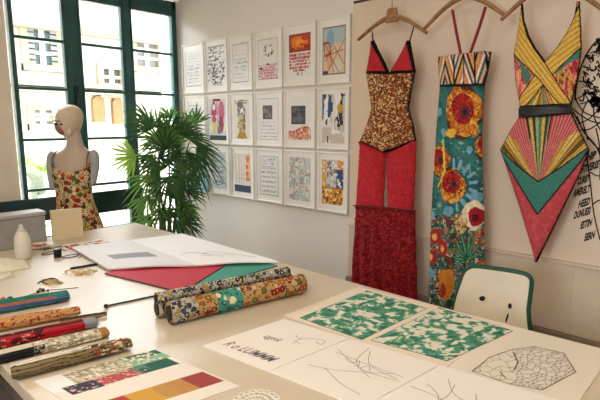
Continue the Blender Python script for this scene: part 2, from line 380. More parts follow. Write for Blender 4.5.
# ================================================================== work table
TX0, TX1, TY0, TY1, TZ = -3.36, .35, .40, 1.79, .75
t = NT('table_top'); t.bump(t.noise(14, 3).outputs['Fac'], .03, .01)
M_table = t.fin(t.ramp(t.noise(2.2, 4).outputs['Fac'], [(.3, (206, 192, 170)), (.7, (213, 200, 180))]), .34, 0, .45)
tb = thing('work_table', 'long cream white cutting table covered with fabrics, rolls and drawings', 'table', ((TX0 + TX1) / 2, (TY0 + TY1) / 2, 0))
MB().box((TX0, TY0, TZ - .045), (TX1, TY1, TZ)).build('tabletop', M_table, tb, bevel=.004)
m = MB(); M_apron = plain((196, 178, 150), .6)
m.box((TX0 + .1, TY0 + .08, TZ - .13), (TX1 - .1, TY0 + .11, TZ - .045)); m.box((TX0 + .1, TY1 - .11, TZ - .13), (TX1 - .1, TY1 - .08, TZ - .045)); m.box((TX0 + .1, TY0 + .11, TZ - .13), (TX0 + .13, TY1 - .11, TZ - .045)); m.box((TX1 - .13, TY0 + .11, TZ - .13), (TX1 - .1, TY1 - .11, TZ - .045))
m.build('apron', M_apron, tb)
for x in (TX0 + .1, TX1 - .16):
    for y in (TY0 + .08, TY1 - .14): MB().box((x, y, 0), (x + .06, y + .06, TZ - .045)).build('leg', M_apron, tb, bevel=.003)

# ================================================================== framed prints on the wall
cols = [(-3.985, -3.65), (-3.63, -3.32), (-3.30, -3.0), (-2.98, -2.66), (-2.64, -2.325), (-2.30, -2.02)]
rows = [(1.77, 2.215), (1.315, 1.745), (.86, 1.295)]
WHT = (240, 238, 234)
def art(r, c):
    G = (150, 150, 152); K = (40, 38, 40)
    def f(p):
        s = r * 6 + c
        if (r, c) in ((0, 0), (0, 2)):
            p.line([(.06, .02), (.06, .98)], .03, G); p.line([(.06, .98), (.95, .98)], .02, G)
            p.text(.15, .42, .9, 6, .09, (140, 138, 140), .4, s, .5)
            for y in (.3, .47, .64): p.line([(.12, y), (.92, y + .01)], .012, (190, 190, 192))
            if c == 2: p.line([(.06, .04), (.95, .03), (.95, .97)], .025, (168, 168, 172))
            else: p.text(.2, .1, .85, 3, .06, (150, 150, 150), .4, s + 3, .45)
        elif (r, c) == (0, 1):
            p.put((fbm(p.x * 15, p.y * 28, 5) > .6) & (p.y < .92), (84, 84, 88)); p.put((fbm(p.x * 18, p.y * 26, 9) > .55) & (np.abs(p.x - .6 - .1 * np.sin(p.y * 6)) < .28) & (p.y > .4), K)
            p.line([(.05, .02), (.98, .02)], .04, G); p.text(.05, .06, .6, 7, .1, (90, 90, 95), .5, 3, .5)
        elif (r, c) == (0, 3):
            p.line([(.02, .02), (.98, .02), (.98, .98), (.02, .98), (.02, .02)], .02, (190, 190, 192))
            p.put((fbm(p.x * 17, p.y * 28, 4) > .5) & (np.hypot((p.x - .55) / .25, (p.y - .28) / .16) < 1), K); p.put((np.hypot((p.x - .55) / .12, (p.y - .28) / .09) < 1), WHT)
            p.text(.04, .64, .98, 6, .065, (190, 92, 130), .75, 4, .62); p.ell(.5, .62, .07, .02, K); p.ell(.15, .72, .1, .02, K)
        elif (r, c) == (0, 4):
            p.rect(0, 0, 1, .42, (92, 84, 74)); p.rect(.06, .03, .96, .39, (200, 62, 40)); p.put((p.y < .36) & (p.y > .06) & (np.abs(p.x - .5) < .38) & (fbm(p.x * 6, p.y * 14, 2) > .45), (232, 128, 44)); p.ell(.5, .2, .2, .07, (238, 160, 60)); p.put((p.y > .24) & (p.y < .4) & (fbm(p.x * 5, p.y * 20, 8) > .55), (150, 40, 44))
            p.text(.0, .49, 1, 5, .075, (178, 44, 56), .8, 6, .66); p.text(.2, .86, .8, 1, .075, (178, 44, 56), .8, 7, .66); p.text(.35, .94, .7, 1, .07, (60, 50, 50), .8, 8, .6)
        elif (r, c) == (0, 5):
            p.rect(0, 0, 1, 1, (214, 214, 206)); p.rect(0, 0, 1, .38, (176, 196, 200)); p.put((p.y > .35) & (fbm(p.x * 3, p.y * 4, 3) > .42), (224, 196, 166)); p.ell(.35, .25, .16, .2, (138, 172, 186)); p.poly([(.1, .35), (.3, .33), (.5, .75), (.25, .95)], (214, 170, 140))
            for a, b in (((.12, .36), (.75, .98)), ((.2, .95), (.95, .3)), ((.15, .6), (.9, .5)), ((.3, .5), (.5, .95)), ((.5, .4), (.95, .8)), ((.1, .7), (.5, .45))): p.line([a, b], .022, (146, 82, 66) if a[1] < .7 else (104, 104, 112))
            p.line([(.06, .32), (.3, .33), (.36, .55), (.1, .6), (.06, .32)], .04, (172, 56, 50)); p.ell(.12, .95, .14, .04, (60, 76, 110))
            p.line([(0, 0), (1, 0), (1, 1), (0, 1), (0, 0)], .05, (120, 118, 116))
        elif (r, c) == (1, 0):
            p.text(.1, .1, .95, 9, .09, (158, 172, 150), .5, 2, .5); p.put(fbm(p.x * 6, p.y * 10, 12) > .62, (176, 190, 170))
        elif (r, c) == (1, 1):
            p.rect(0, 0, 1, 1, (206, 204, 208)); p.rect(.25, 0, .7, .06, (120, 30, 50))
            p.ell(.3, .33, .17, .27, (186, 62, 100)); p.ell(.75, .3, .18, .24, (196, 96, 128)); p.ell(.3, .2, .1, .07, (236, 220, 222)); p.put((fbm(p.x * 7, p.y * 12, 3) > .58) & (p.y > .4), (232, 226, 220)); p.ell(.72, .62, .15, .2, (150, 60, 76)); p.ell(.35, .7, .14, .14, (226, 196, 110)); p.ell(.6, .75, .1, .1, (110, 120, 130)); p.rect(0, .88, 1, 1, (44, 58, 84))
            p.line([(.5, .1), (.52, .85)], .03, (60, 60, 66))
        elif (r, c) == (1, 2):
            p.rect(0, 0, 1, 1, (222, 218, 208)); p.text(.1, .03, .95, 2, .06, (90, 80, 70), .6, 4, .6); p.ell(.5, .3, .22, .18, (160, 156, 150)); p.ell(.55, .3, .12, .1, (230, 226, 220)); p.ell(.5, .62, .2, .26, (196, 178, 120)); p.put((np.abs(p.x - .5) < .25) & (fbm(p.x * 9, p.y * 15, 6) > .55), (110, 104, 98)); p.poly([(.2, .98), (.85, .98), (.7, .8), (.35, .82)], (176, 128, 42))
        elif (r, c) == (1, 3):
            p.line([(0, 0), (1, 0), (1, 1), (0, 1), (0, 0)], .04, (176, 178, 182)); p.rect(.22, .17, .7, .5, (92, 88, 88)); p.put((np.abs(p.x - .46) < .2) & (np.abs(p.y - .33) < .13) & (fbm(p.x * 14, p.y * 18, 4) > .5), (142, 132, 126)); p.text(.1, .58, .95, 5, .085, (156, 154, 156), .4, 9, .5)
        elif (r, c) == (1, 4):
            p.rect(.12, .2, .76, .62, (70, 70, 76)); p.put((np.abs(p.x - .44) < .26) & (np.abs(p.y - .41) < .17) & (fbm(p.x * 8, p.y * 10, 4) > .5), (104, 104, 108)); b = (p.y > .72 + .06 * np.sin(p.x * 5 + 1)) & (p.y < .97); p.put(b, (206, 150, 122)); p.put(b & (fbm(p.x * 13, p.y * 22, 5) > .5), (180, 74, 52)); p.put(b & (fbm(p.x * 15, p.y * 24, 15) > .62), (238, 214, 196))
        elif (r, c) == (1, 5):
            p.rect(0, 0, 1, 1, (196, 196, 196)); p.put(fbm(p.x * 5, p.y * 3, 2) > .5, (226, 224, 222)); p.put((fbm(p.x * 7, p.y * 3.5, 8) > .56), (54, 54, 62)); p.put((p.x < .42) & (p.y < .42) & (fbm(p.x * 4, p.y * 5, 6) > .35), (52, 88, 132)); p.put((fbm(p.x * 9, p.y * 5, 3) > .6), (240, 238, 236)); p.put((p.y > .68) & (fbm(p.x * 4, p.y * 8, 2) > .4), (206, 194, 180)); p.ell(.8, .3, .12, .1, (206, 160, 60), wob=.4)
        elif (r, c) == (2, 0):
            p.rect(0, 0, 1, 1, (214, 220, 222)); p.text(.1, .1, .9, 7, .1, (160, 166, 170), .4, 2, .5)
        elif (r, c) == (2, 1):
            p.rect(0, 0, 1, 1, (198, 204, 208)); p.text(.1, .12, .9, 6, .14, (112, 118, 130), .3, 7, .55); [p.line([(.1, y), (.5, y + .05), (.9, y - .04)], .025, (124, 128, 138)) for y in (.2, .5, .75, .85)]
        elif (r, c) == (2, 2):
            p.rect(0, 0, 1, 1, (228, 218, 206)); p.rect(.72, 0, .95, .7, (206, 116, 72)); p.put((p.x > .72) & (p.y < .7) & (fbm(p.x * 12, p.y * 12, 3) > .52), (236, 190, 160)); p.rect(0, .82, 1, 1, (58, 74, 100)); [p.line([(x, 0), (x, .78)], .03, (190, 166, 156)) for x in (.1, .3, .45, .6)]; p.text(.1, .55, .7, 2, .1, (160, 140, 130), .4, 3, .5)
        elif (r, c) == (2, 3):
            p.line([(0, 0), (1, 0), (1, 1), (0, 1), (0, 0)], .05, (160, 168, 176)); p.text(.1, .08, .92, 8, .115, (134, 136, 144), .35, 5, .5); [p.line([(.1, .14 + k * .13), (.85, .13 + k * .13)], .012, (150, 152, 160)) for k in range(7)]
        elif (r, c) == (2, 4):
            p.rect(0, 0, 1, 1, (196, 202, 196)); p.put(fbm(p.x * 5, p.y * 9, 3) > .54, (160, 178, 174)); p.put(fbm(p.x * 8, p.y * 13, 6) > .6, (226, 222, 210)); p.put(fbm(p.x * 12, p.y * 20, 16) > .66, (176, 120, 104)); [p.line([(x, .05), (x + .1, .5), (x - .05, .95)], .02, (118, 128, 130)) for x in (.2, .5, .75)]
        else:
            p.rect(0, 0, 1, 1, (204, 206, 204)); p.rect(0, 0, .22, .62, (214, 164, 62)); p.rect(.68, .2, 1, .62, (56, 82, 122)); p.rect(.72, 0, 1, .2, (218, 150, 66)); p.put((p.y < .6) & (np.abs(p.x - .45) < .22) & (fbm(p.x * 8, p.y * 12, 2) > .5), (142, 118, 116)); p.rect(0, .62, 1, 1, (214, 150, 48)); p.put((p.y > .64) & (fbm(p.x * 9, p.y * 15, 4) > .54), (244, 218, 150)); p.put((p.y > .64) & (fbm(p.x * 11, p.y * 16, 14) > .62), (126, 70, 40)); p.put((p.y < .6) & (fbm(p.x * 10, p.y * 16, 24) > .62), (236, 234, 230))
            p.line([(0, .62), (1, .62)], .03, (110, 90, 80))
    return f
FL = [['pale print of grey ruled text lines, in the corner by the window at the top', 'print of a dense black ink figure in a white frame, top row', 'print of faint grey ruled writing between the black ink figure and the magenta text print', 'print of a small black ink emblem above magenta writing', 'print of an orange red sunset square above crimson writing', 'print of crossed brown lines on pale blue and peach, top row end'],
      ['pale green text print half hidden by the palm fronds, middle row', 'print of pink garments over a navy base strip', 'print of a grey and ochre dress figure on a gold base', 'print of a small dark square over grey text lines, below the magenta text print', 'print of a dark grey square above a red and orange mosaic band', 'blue, black and white splashed abstract print, middle row end'],
      ['pale blue print behind the palm and the blue paper note, bottom row', 'grey print with ink lines beside the blue paper note', 'cream print with an orange strip and a navy base', 'print of a ruled grey list in a thin blue-grey border, bottom row', 'pale grey-green swirled print in white frame, bottom row', 'orange, blue and ochre patchwork print, bottom row end']]
INS = {(0, 0): (.12, .14), (0, 1): (.12, .12), (0, 2): (.14, .14), (0, 3): (.14, .15), (0, 4): (.16, .16), (0, 5): (.14, .14), (1, 5): (.14, .1), (1, 4): (.14, .12), (2, 5): (.15, .13), (2, 3): (.16, .13), (1, 1): (.12, .08)}
for r, (z0, z1) in enumerate(rows):
    for c, (x0, x1) in enumerate(cols):
        y1 = WY - .002; y0 = WY - .026; cx = (x0 + x1) / 2
        fp = thing('framed_print', FL[r][c], 'picture', (cx, y1, z0), 'framed prints on the white wall')
        m = MB(); b = .012
        m.box((x0, y0, z0), (x0 + b, y1, z1)); m.box((x1 - b, y0, z0), (x1, y1, z1)); m.box((x0 + b, y0, z1 - b), (x1 - b, y1, z1)); m.box((x0 + b, y0, z0), (x1 - b, y1, z0 + b))
        m.build('frame', M_white, fp, bevel=.002)
        MB().box((x0 + b, y0 + .008, z0 + b), (x1 - b, y1, z1 - b)).build('mount', M_white, fp)
        ix, iz = INS.get((r, c), (.15, .12)); ax0, ax1 = x0 + (x1 - x0) * ix, x1 - (x1 - x0) * ix; az0, az1 = z0 + (z1 - z0) * iz, z1 - (z1 - z0) * iz
        A, B = np.meshgrid(np.linspace(0, 1, 46), np.linspace(0, 1, 92)); yy = np.full(A.shape, y0 + .0068)
        P = np.stack([ax0 + A * (ax1 - ax0), yy, az1 - B * (az1 - az0)], -1); Bk = P.copy(); Bk[..., 1] += .001
        pa = Paint(A, B, (232, 231, 229)); art(r, c)(pa)
        grid_mesh('artwork', P, np.ones((91, 45), bool), pa.c, M_print, fp, back=Bk, smooth=False)
# blue paper note hanging below the corner prints
o = np.array([(190, 172), (200, 166), (207, 176), (208.5, 192), (196, 190.5), (188, 189)], float)
nt = thing('paper_note', 'light blue paper note with black brush marks, behind the palm', 'paper', W(200, 192, 2.655))
def pn(p):
    p.put(fbm(p.x * .2, p.y * .2, 3) > .5, (150, 196, 212)); p.line([(190, 180), (195, 178), (193, 184), (199, 183), (196, 187)], 1.6, (24, 28, 30)); p.line([(199, 179), (203, 181), (200, 186)], 1.2, (60, 110, 130))
garment('note_sheet', [tuple(q) for q in o], .6, 2.6645, pn, M_print, nt, .006, base=(168, 208, 220))

# ================================================================== clothes rail, hangers and garments
RY = 2.55; rz = float(W(357, 2, RY)[2]); rx0 = float(W(354, 3, RY)[0])
rail = thing('clothes_rail', 'thin black metal hanging rail fixed along the top of the beige wall', 'rail', (-.8, RY, rz))
MB().tube([(rx0, RY, rz), (.9, RY, rz)], .007, 10).build('rod', M_black, rail)
for x in (-1.25, .85):
    m = MB(); m.tube([(x, RY, rz), (x, WY - .018, rz)], .006, 8); m.lathe((x, WY - .024, rz), [(.0, 0)] , 3) if 0 else m.box((x - .02, WY - .028, rz - .02), (x + .02, WY - .018, rz + .02)); m.build('bracket', M_black, rail)
GY = 2.565
def hanger(label, L, C, Rr, hookpx, block):
    a, c, b = (W(*q, GY) for q in (L, C, Rr)); top = W(*hookpx, GY)
    h = thing('clothes_hanger', label, 'hanger', c, 'wooden hangers on the rail')
    ma = a * .45 + c * .55; ma[2] = a[2] + (c[2] - a[2]) * .72; mb = b * .45 + c * .55; mb[2] = b[2] + (c[2] - b[2]) * .72
    path = smooth_path([a, ma, c, mb, b], 8)
    MB().tube(path, [.009 + .006 * (1 - abs(2 * i / (len(path) - 1) - 1)) for i in range(len(path))], 10, ratio=1.3, up=(0, 1, 0)).build('shoulder_bar', M_wood, h, smooth=True)
    if block: x, z = c[0], c[2]; MB().add([(x - .045, GY - .012, z - .03), (x + .045, GY - .012, z - .03), (x + .028, GY - .012, z + .05), (x - .028, GY - .012, z + .05), (x - .045, GY + .012, z - .03), (x + .045, GY + .012, z - .03), (x + .028, GY + .012, z + .05), (x - .028, GY + .012, z + .05)], [(0, 1, 2, 3), (7, 6, 5, 4), (0, 4, 5, 1), (1, 5, 6, 2), (2, 6, 7, 3), (3, 7, 4, 0)]).build('neck_block', M_wood, h, bevel=.006)
    x = top[0]; zt = rz; hk = [(x, GY, c[2] + .02), (x, GY, zt - .03)] + [(x + .018 * math.cos(t_) - .0, RY + (GY - RY) * .5, zt + .0 + .018 * math.sin(t_)) for t_ in np.linspace(-.2, math.pi * 1.05, 9)]
    MB().tube(hk, .003, 8).build('hook', M_steel, h, smooth=True)
    return h
hanger('wooden hanger with a broad neck block holding the red and leopard outfit', (358, 40), (392, 17), (427, 33), (392, 6), True)
hanger('wooden hanger holding the teal poppy dress', (424, 29), (464, -3), (506, 16), (464, -10), False)
hanger('wooden hanger holding the yellow and pink bodysuit', (501, 20), (550, -15), (606, 12), (550, -25), False)

# -- outfit one: red bra top, leopard bodysuit, red leggings and lace overskirt
g1 = thing('swimsuit_outfit', 'red and leopard print outfit with red leggings and lace skirt on first hanger', 'outfit', W(385, 300, GY))
RED = (182, 44, 54); BK = (24, 20, 22)
def strap(pts, r, mat, par, Y=GY - .02, name='strap'):
    path = smooth_path([W(*p, Y) for p in pts], 6); return MB().tube(path, r, 8, ratio=.5).build(name, mat, par, smooth=True)
M_bk = plain((26, 22, 24), .7)
strap([(372, 31), (372.5, 36), (373, 43)], .006, M_bk, g1); strap([(414, 26), (412, 33), (409.5, 42)], .006, M_bk, g1)
def cup(p): p.put(fbm(p.x * .3, p.y * .2, 2) > .5, (180, 42, 52))
L1 = [(373, 39), (366, 73), (389.5, 73)]; L2 = [(409.5, 39), (415.5, 72), (389.5, 73)]
def edged(poly, w):
    def f(p):
        cup(p); q = poly + [poly[0]]; p.line(q, w, BK)
    return f
garment('cup', L1, .5, GY - .022, edged(L1, 3.4), M_cloth, g1, .03, base=RED); garment('cup', L2, .5, GY - .022, edged(L2, 3.4), M_cloth, g1, .03, base=RED)
bod = [(366, 72), (369, 90), (371.5, 108), (367, 124), (360, 141), (372, 146), (386, 152.5), (401, 147), (416, 141), (413, 124), (408.5, 108), (411, 92), (415, 72), (389, 73.5)]
def leo(p):
    n = fbm(p.x * .85, p.y * .85, 3, 2); k = fbm(p.x * .9 + 9, p.y * .9, 11, 2)
    p.put(n > .52, (96, 52, 32)); p.put(n < .36, (48, 28, 22)); p.put(k > .62, (224, 184, 126)); p.put(k < .3, (150, 66, 46))
    p.line([(366, 72.5), (389, 74), (415, 72)], 2.6, BK); p.line([(360, 141), (372, 146), (386, 152), (401, 147), (416, 140)], 2, BK)
    p.line(bod[:5], 1.2, BK); p.line(bod[8:13], 1.2, BK)
garment('bodice', bod, .5, GY - .004, leo, M_cloth, g1, .05, base=(150, 90, 56))
legl = [(360, 141), (372, 146), (385.6, 152.5), (384.6, 170), (383.2, 207), (356, 207)]; legr = [(386.4, 152.5), (401, 147), (416, 140), (415, 170), (413, 211), (388, 208)]
for q in (legl, legr): garment('legging', q, .7, GY + .004, lambda p: (cup(p), p.put(np.abs(fbm(p.x * .2, p.y * .05, 5) - .5) < .03, (176, 36, 48))), M_cloth, g1, .035, base=(186, 46, 56))
def lace(p):
    n = fbm(p.x * .45, p.y * .45, 7, 3); p.put(n > .57, (142, 30, 36)); p.put(n < .4, (108, 16, 24)); p.put(fbm(p.x * .9, p.y * .9, 17, 2) > .7, (170, 58, 56))
sk = [(355.5, 206), (414.5, 210), (415, 232), (416, 268), (417, 303), (384, 301), (350, 297), (352, 266), (355, 232)]
garment('skirt', sk, .7, GY - .012, lace, M_cloth, g1, .04, lambda x, y: .010 * np.sin(x * .55 + np.sin(y * .03)) * np.clip((y - 206) / 60, 0, 1), base=(124, 20, 28))
strap([(354, 205.5), (384, 207.5), (415, 211)], .010, plain((86, 14, 24), .8), g1, GY - .06, 'waistband')

# -- outfit two: teal poppy dress
g2 = thing('maxi_dress', 'long teal dress with orange poppies and a striped bodice', 'dress', W(458, 303, GY))
M_crim = plain((150, 28, 48), .7)
strap([(452.5, 10), (456, 30), (461, 55)], .013, M_crim, g2, GY - .03); strap([(485.5, 7), (479, 28), (470, 54)], .013, M_crim, g2, GY - .03)
d2b = [(438, 57), (456, 54.5), (474, 53), (491, 51.5), (489, 66), (484.5, 86), (462, 87.5), (440, 87), (438.6, 72)]
def p2b(p):
    u = (p.x - 438) / 52; w = np.abs(((u * 5.2) % 1) - .5) * 2; ph = (u * 5.2) // 1; a = p.x + (p.y - 70) * np.where(ph % 2 == 0, .3, -.3); q = (a / 2.1).astype(int) % 6
    pal = np.array([(214, 120, 112), (236, 214, 186), (54, 100, 98), (226, 176, 150), (36, 44, 50), (206, 168, 84)], float); p.c[:] = pal[q]
    p.put(w > .9, BK); p.line(d2b + [d2b[0]], 1.6, (30, 46, 50)); p.line([(438, 86), (486, 85)], 2.4, (30, 40, 46))
garment('bodice', d2b, .5, GY - .01, p2b, M_cloth, g2, .05, base=(210, 150, 130))
d2 = [(440, 86.5), (462, 87.5), (484.5, 85.5), (482.5, 110), (481.5, 140), (482.5, 180), (484, 215), (483.5, 306), (456, 305), (427, 303), (430, 260), (433, 200), (436.5, 130), (438, 108)]
def poppy(p, x, y, r, s=0, e=1.0):
    p.ell(x, y, r * 1.05, r * 1.05 * e, (84, 50, 30), wob=.3, seed=s, lobes=0); m = p.ell(x, y, r * 1.02, r * 1.02 * e, (206, 124, 42), wob=.3, seed=s); p.put(m & (fbm(p.x * .42, p.y * .3, s) > .54), (226, 172, 78)); p.put(m & (fbm(p.x * .5, p.y * .4, s + 9) > .6), (164, 70, 34)); p.put(m & (np.abs(fbm(p.x * .2, p.y * .2, s + 4) - .5) < .018), (84, 44, 28))
    m = p.ell(x - r * .05, y - r * .12 * e, r * .7, r * .62 * e, (160, 38, 34), wob=.22, seed=s + 2); p.put(m & (fbm(p.x * .5, p.y * .5, s + 5) > .56), (124, 24, 34)); p.put(m & (np.abs(fbm(p.x * .25, p.y * .25, s + 6) - .5) < .02), (206, 96, 48)); p.ell(x + r * .1, y - r * .05, r * .3, r * .26 * e, (96, 48, 62), wob=.2, seed=s + 3); p.ell(x + r * .1, y - r * .05, r * .12, r * .12 * e, (48, 30, 44))
def p2(p):
    n = fbm(p.x * .12, p.y * .08, 4); p.put(n > .55, (58, 118, 114)); p.put(n < .38, (40, 92, 94)); p.put((fbm(p.x * .4, p.y * .35, 21) > .7) & (p.y > 130), (140, 176, 168))
    b = p.y > 215; k = fbm(p.x * .22, p.y * .2, 31); p.put(b & (k > .66), (176, 104, 52)); p.put(b & (k < .38), (40, 84, 62)); p.put(b & (fbm(p.x * .34, p.y * .3, 41) > .67), (148, 42, 40)); p.put(b & (fbm(p.x * .6, p.y * .55, 51) > .68), (214, 190, 146)); p.put(b & (np.abs(fbm(p.x * .3, p.y * .26, 61) - .5) < .018), (28, 40, 42))
    for q, rr in (((441, 112), 4), ((447, 132), 3), ((478, 196), 5), ((431, 272), 6), ((433, 215), 5), ((452, 210), 4), ((472, 150), 3)): p.ell(*q, rr, rr * 1.2, (112, 166, 190), wob=.3, seed=int(q[0]))
    for a0 in np.linspace(-1.6, 1.4, 9): p.line([(458 + 15 * math.cos(a0), 184 + 17 * math.sin(a0)), (458 + 21 * math.cos(a0), 184 + 25 * math.sin(a0))], 3, (128, 176, 200))
    poppy(p, 467, 113, 16, 1, 1.5); p.ell(455, 133, 5, 4, (226, 180, 60), wob=.3); poppy(p, 442, 160, 11, 5, 1.3); poppy(p, 456, 184, 13, 9, 1.35); poppy(p, 484, 146, 6, 13, 2.2); p.ell(433, 112, 6, 8, (214, 150, 50), wob=.3); p.line([(447, 140), (449, 170), (440, 186)], 1.6, (230, 206, 90))
    p.ell(476, 214, 10, 15, (236, 218, 186), wob=.2, seed=3); p.ell(478, 216, 7, 10, (158, 36, 44), wob=.2, seed=4); p.ell(478, 217, 3, 4, (90, 20, 30)); 
    p.ell(463, 222, 6, 9, (214, 186, 130), wob=.4, seed=8); p.put((np.hypot(p.x - 463, (p.y - 222) / 1.5) < 7) & (fbm(p.x * .7, p.y * .7, 9) > .55), (120, 76, 50))
    for x, y in ((437, 236), (446, 247), (433, 256)): p.ell(x, y, 6, 8, (170, 44, 40), wob=.35, seed=x); p.ell(x, y, 2.5, 3.5, (226, 176, 110), wob=.3)
    for a0 in np.linspace(2.6, 6.2, 9): p.line([(470, 258), (470 + 13 * math.cos(a0), 254 + 20 * math.sin(a0))], 3.2, (40, 104, 78)); p.line([(470, 258), (470 + 13 * math.cos(a0), 254 + 20 * math.sin(a0))], .8, (120, 166, 130))
    p.ell(449, 282, 8, 14, (206, 124, 40), wob=.35, seed=11); p.ell(447, 288, 4, 7, (150, 50, 36), wob=.3); p.rect(426, 262, 433, 304, (64, 118, 150), .7)
garment('skirt', d2, .55, GY, p2, M_cloth, g2, .05, lambda x, y: .012 * np.sin((x - 430) * .42) * np.clip((y - 90) / 120, 0, 1), base=(48, 104, 103))

# -- outfit three: strappy bodysuit with chevron tail
g3 = thing('bodysuit', 'yellow strapped bodysuit with black belt and teal and pink chevron tail', 'bodysuit', W(540, 262, GY))
YEL = (208, 166, 70)
o3 = [(521, 4), (519.5, 20), (517.5, 33), (513.6, 54), (515.5, 80), (520, 107), (571.5, 104), (577.5, 79), (581.5, 48), (580.8, 25), (579.5, 1), (577.5, 3), (575, 18), (569, 32), (559, 48), (546.5, 63), (536, 49), (529, 36), (524, 20), (522.6, 4)]
def p3(p):
    pn_ = (p.x * .8 + p.y * .3); f = fbm(p.x * .28, p.y * .1, 3); lft = p.x < 546
    p.c[:] = (206, 96, 92); p.put(f > .56, (226, 150, 126)); p.put(f < .4, (168, 44, 58)); p.put(fbm(p.x * .35, p.y * .12, 13) > .63, (196, 160, 66)); p.put(np.abs(fbm(p.x * .3, p.y * .12, 9) - .5) < .022, (60, 40, 44))
    p.poly([(513, 52), (534, 76), (528, 86), (522, 66)], (66, 124, 108)); p.poly([(582, 44), (582, 56), (568, 66), (556, 76), (562, 60)], (66, 124, 108))
    p.poly([(545, 82), (522, 107), (568, 105)], (190, 150, 70)); 
    for k, c in enumerate(((70, 120, 112), (214, 190, 120), (150, 120, 50), (96, 136, 120), (206, 130, 110), (226, 196, 110))):
        x0 = 526 + k * 6.4; p.poly([(545.3, 84), (x0, 107), (x0 + 4, 107)], c); p.line([(545.3, 84), (x0, 107)], .7, BK)
    A = [(520, 0), (524, 18), (530, 36), (546.5, 63), (570, 100), (572, 106), (562, 106), (540, 78), (513, 53), (517, 33)]; B = [(581, 0), (575, 18), (569, 32), (559, 48), (546.5, 63), (519, 100), (521, 107), (528, 106), (550, 80), (582, 47)]
    for q in (B, A):
        p.poly(q, YEL); i = inside(p.x, p.y, q); s = (p.x * .62 + p.y * .78) if q is B else (p.x * .8 - p.y * .6); p.put(i & ((s * .24) % 1 < .12), (146, 104, 40)); p.put(i & ((s * .24 + .45) % 1 < .2), (222, 190, 112)); p.line(q + [q[0]], 1.1, BK)
    p.line(o3 + [o3[0]], 1.5, BK)
garment('bodice', o3, .45, GY - .01, p3, M_cloth, g3, .035, base=YEL)
garment('belt', [(519, 106.5), (545, 106), (571.5, 103.5), (572.5, 114), (546, 116.5), (518.5, 117.5)], .8, GY - .022, lambda p: None, plain((24, 24, 27), .5), g3, .04)
o4 = [(519, 117), (545, 116.3), (572, 113.5), (580, 131), (589.5, 150), (578, 178), (556, 223), (536.5, 263), (521, 212), (506, 166), (500, 150), (510, 131)]
def p4(p):
    cx = 541; ang = (p.x - cx) / np.maximum(186 - p.y, 4)
    p.c[:] = (196, 98, 100); p.put(((ang * 20) % 1) < .25, (150, 54, 66)); p.put(((ang * 20 + .5) % 1) < .2, (212, 142, 132))
    c = np.abs(ang) < .17; q = (np.floor((ang + .2) * 20).astype(int)) % 4; pal = np.array([(74, 124, 112), (210, 170, 70), (60, 66, 60), (150, 168, 120)], float); p.put(c, pal[q])
    V1 = lambda a, b, x: np.interp(x, [500, 540.5, 590], [a, b, a - 3])
    d = p.y - V1(127, 178, p.x); slope_top = np.interp(p.x, [500, 518, 540.5, 573, 590], [147, 137, 116, 132, 145])
    band = (p.y > np.interp(p.x, [500, 512, 524, 541, 558, 575, 590], [138, 128, 122, 168, 120, 124, 137])) ; 
    fan = (np.abs(ang) > .5) & (p.y > np.interp(np.abs(p.x - 541), [4, 22, 36, 48], [172, 142, 131, 140])); s = np.floor(np.abs(ang) * 8 + np.hypot(p.x - 541, p.y - 182) * .0).astype(int) % 4
    p.put(fan, np.array([(200, 158, 66), (214, 186, 112), (176, 132, 56), (104, 82, 46)], float)[s]); p.put(fan & ((np.abs(ang) * 9 % 1) < .14), BK)
    p.put((np.abs(p.x - 541) > 8) & (np.abs(np.abs(ang) - .18) < .012), BK)
    teal = inside(p.x, p.y, [(498, 146), (520, 166), (540.5, 181), (564, 166), (592, 145), (592, 160), (539.5, 213), (500, 160)]); p.put(teal, (62, 122, 110))
    red = p.y > np.interp(p.x, [500, 505, 539.5, 581, 591], [152, 160, 213.5, 162, 146]); p.put(red, (188, 72, 80)); p.put(red & (fbm(p.x * .25, p.y * .25, 3) > .55), (194, 82, 88))
    p.line([(500, 152), (505, 160), (539.5, 213.5), (581, 162), (590, 148)], 1.4, BK); p.line([(500, 148), (520, 166), (540.5, 181), (564, 166), (590, 146)], 1.4, BK); p.line(o4 + [o4[0]], 1.7, BK)
garment('brief', o4, .5, GY - .004, p4, M_cloth, g3, .035, base=(190, 74, 80))

# ================================================================== ink drawing on paper at the right of the wall
dr = thing('wall_drawing', 'black ink figure drawing with rows of hand lettering on the beige wall', 'drawing', W(600, 262, 2.68))
IY = WY - .0195
def inkpt(x, y): return W(x, y, IY)
0 and MB().add([(*inkpt(640, 20)[:1], WY - .0185, 2.1), (*inkpt(568, 20)[:1], WY - .0185, 2.1), (*inkpt(568, 20)[:1], WY - .0185, .9), (*inkpt(640, 20)[:1], WY - .0185, .9)], [(0, 1, 2, 3)]) 
m = MB(); rr = random.Random(4)
def stroke(pts, w): m.ribbon(smooth_path([inkpt(*q) for q in pts], 5), w, (0, 1, 0))
stroke([(612, 30), (598, 40), (588, 52), (580, 70), (576, 88), (575, 100)], .008); stroke([(575, 100), (582, 96), (592, 92), (612, 92)], .006)
for k in range(130):
    t_ = rr.uniform(0, 1); x = 582 + rr.uniform(0, 36); y = 42 + rr.uniform(0, 54)
    if x < 612 - (y - 30) * .02 and x > 600 - (y - 36) * .5:
        a0 = rr.uniform(0, 6.28); l = rr.uniform(2, 6); stroke([(x, y), (x + l * math.cos(a0), y + l * math.sin(a0)), (x + l * math.cos(a0 + 1), y + l * math.sin(a0 + 1) + 2)], rr.uniform(.003, .009))
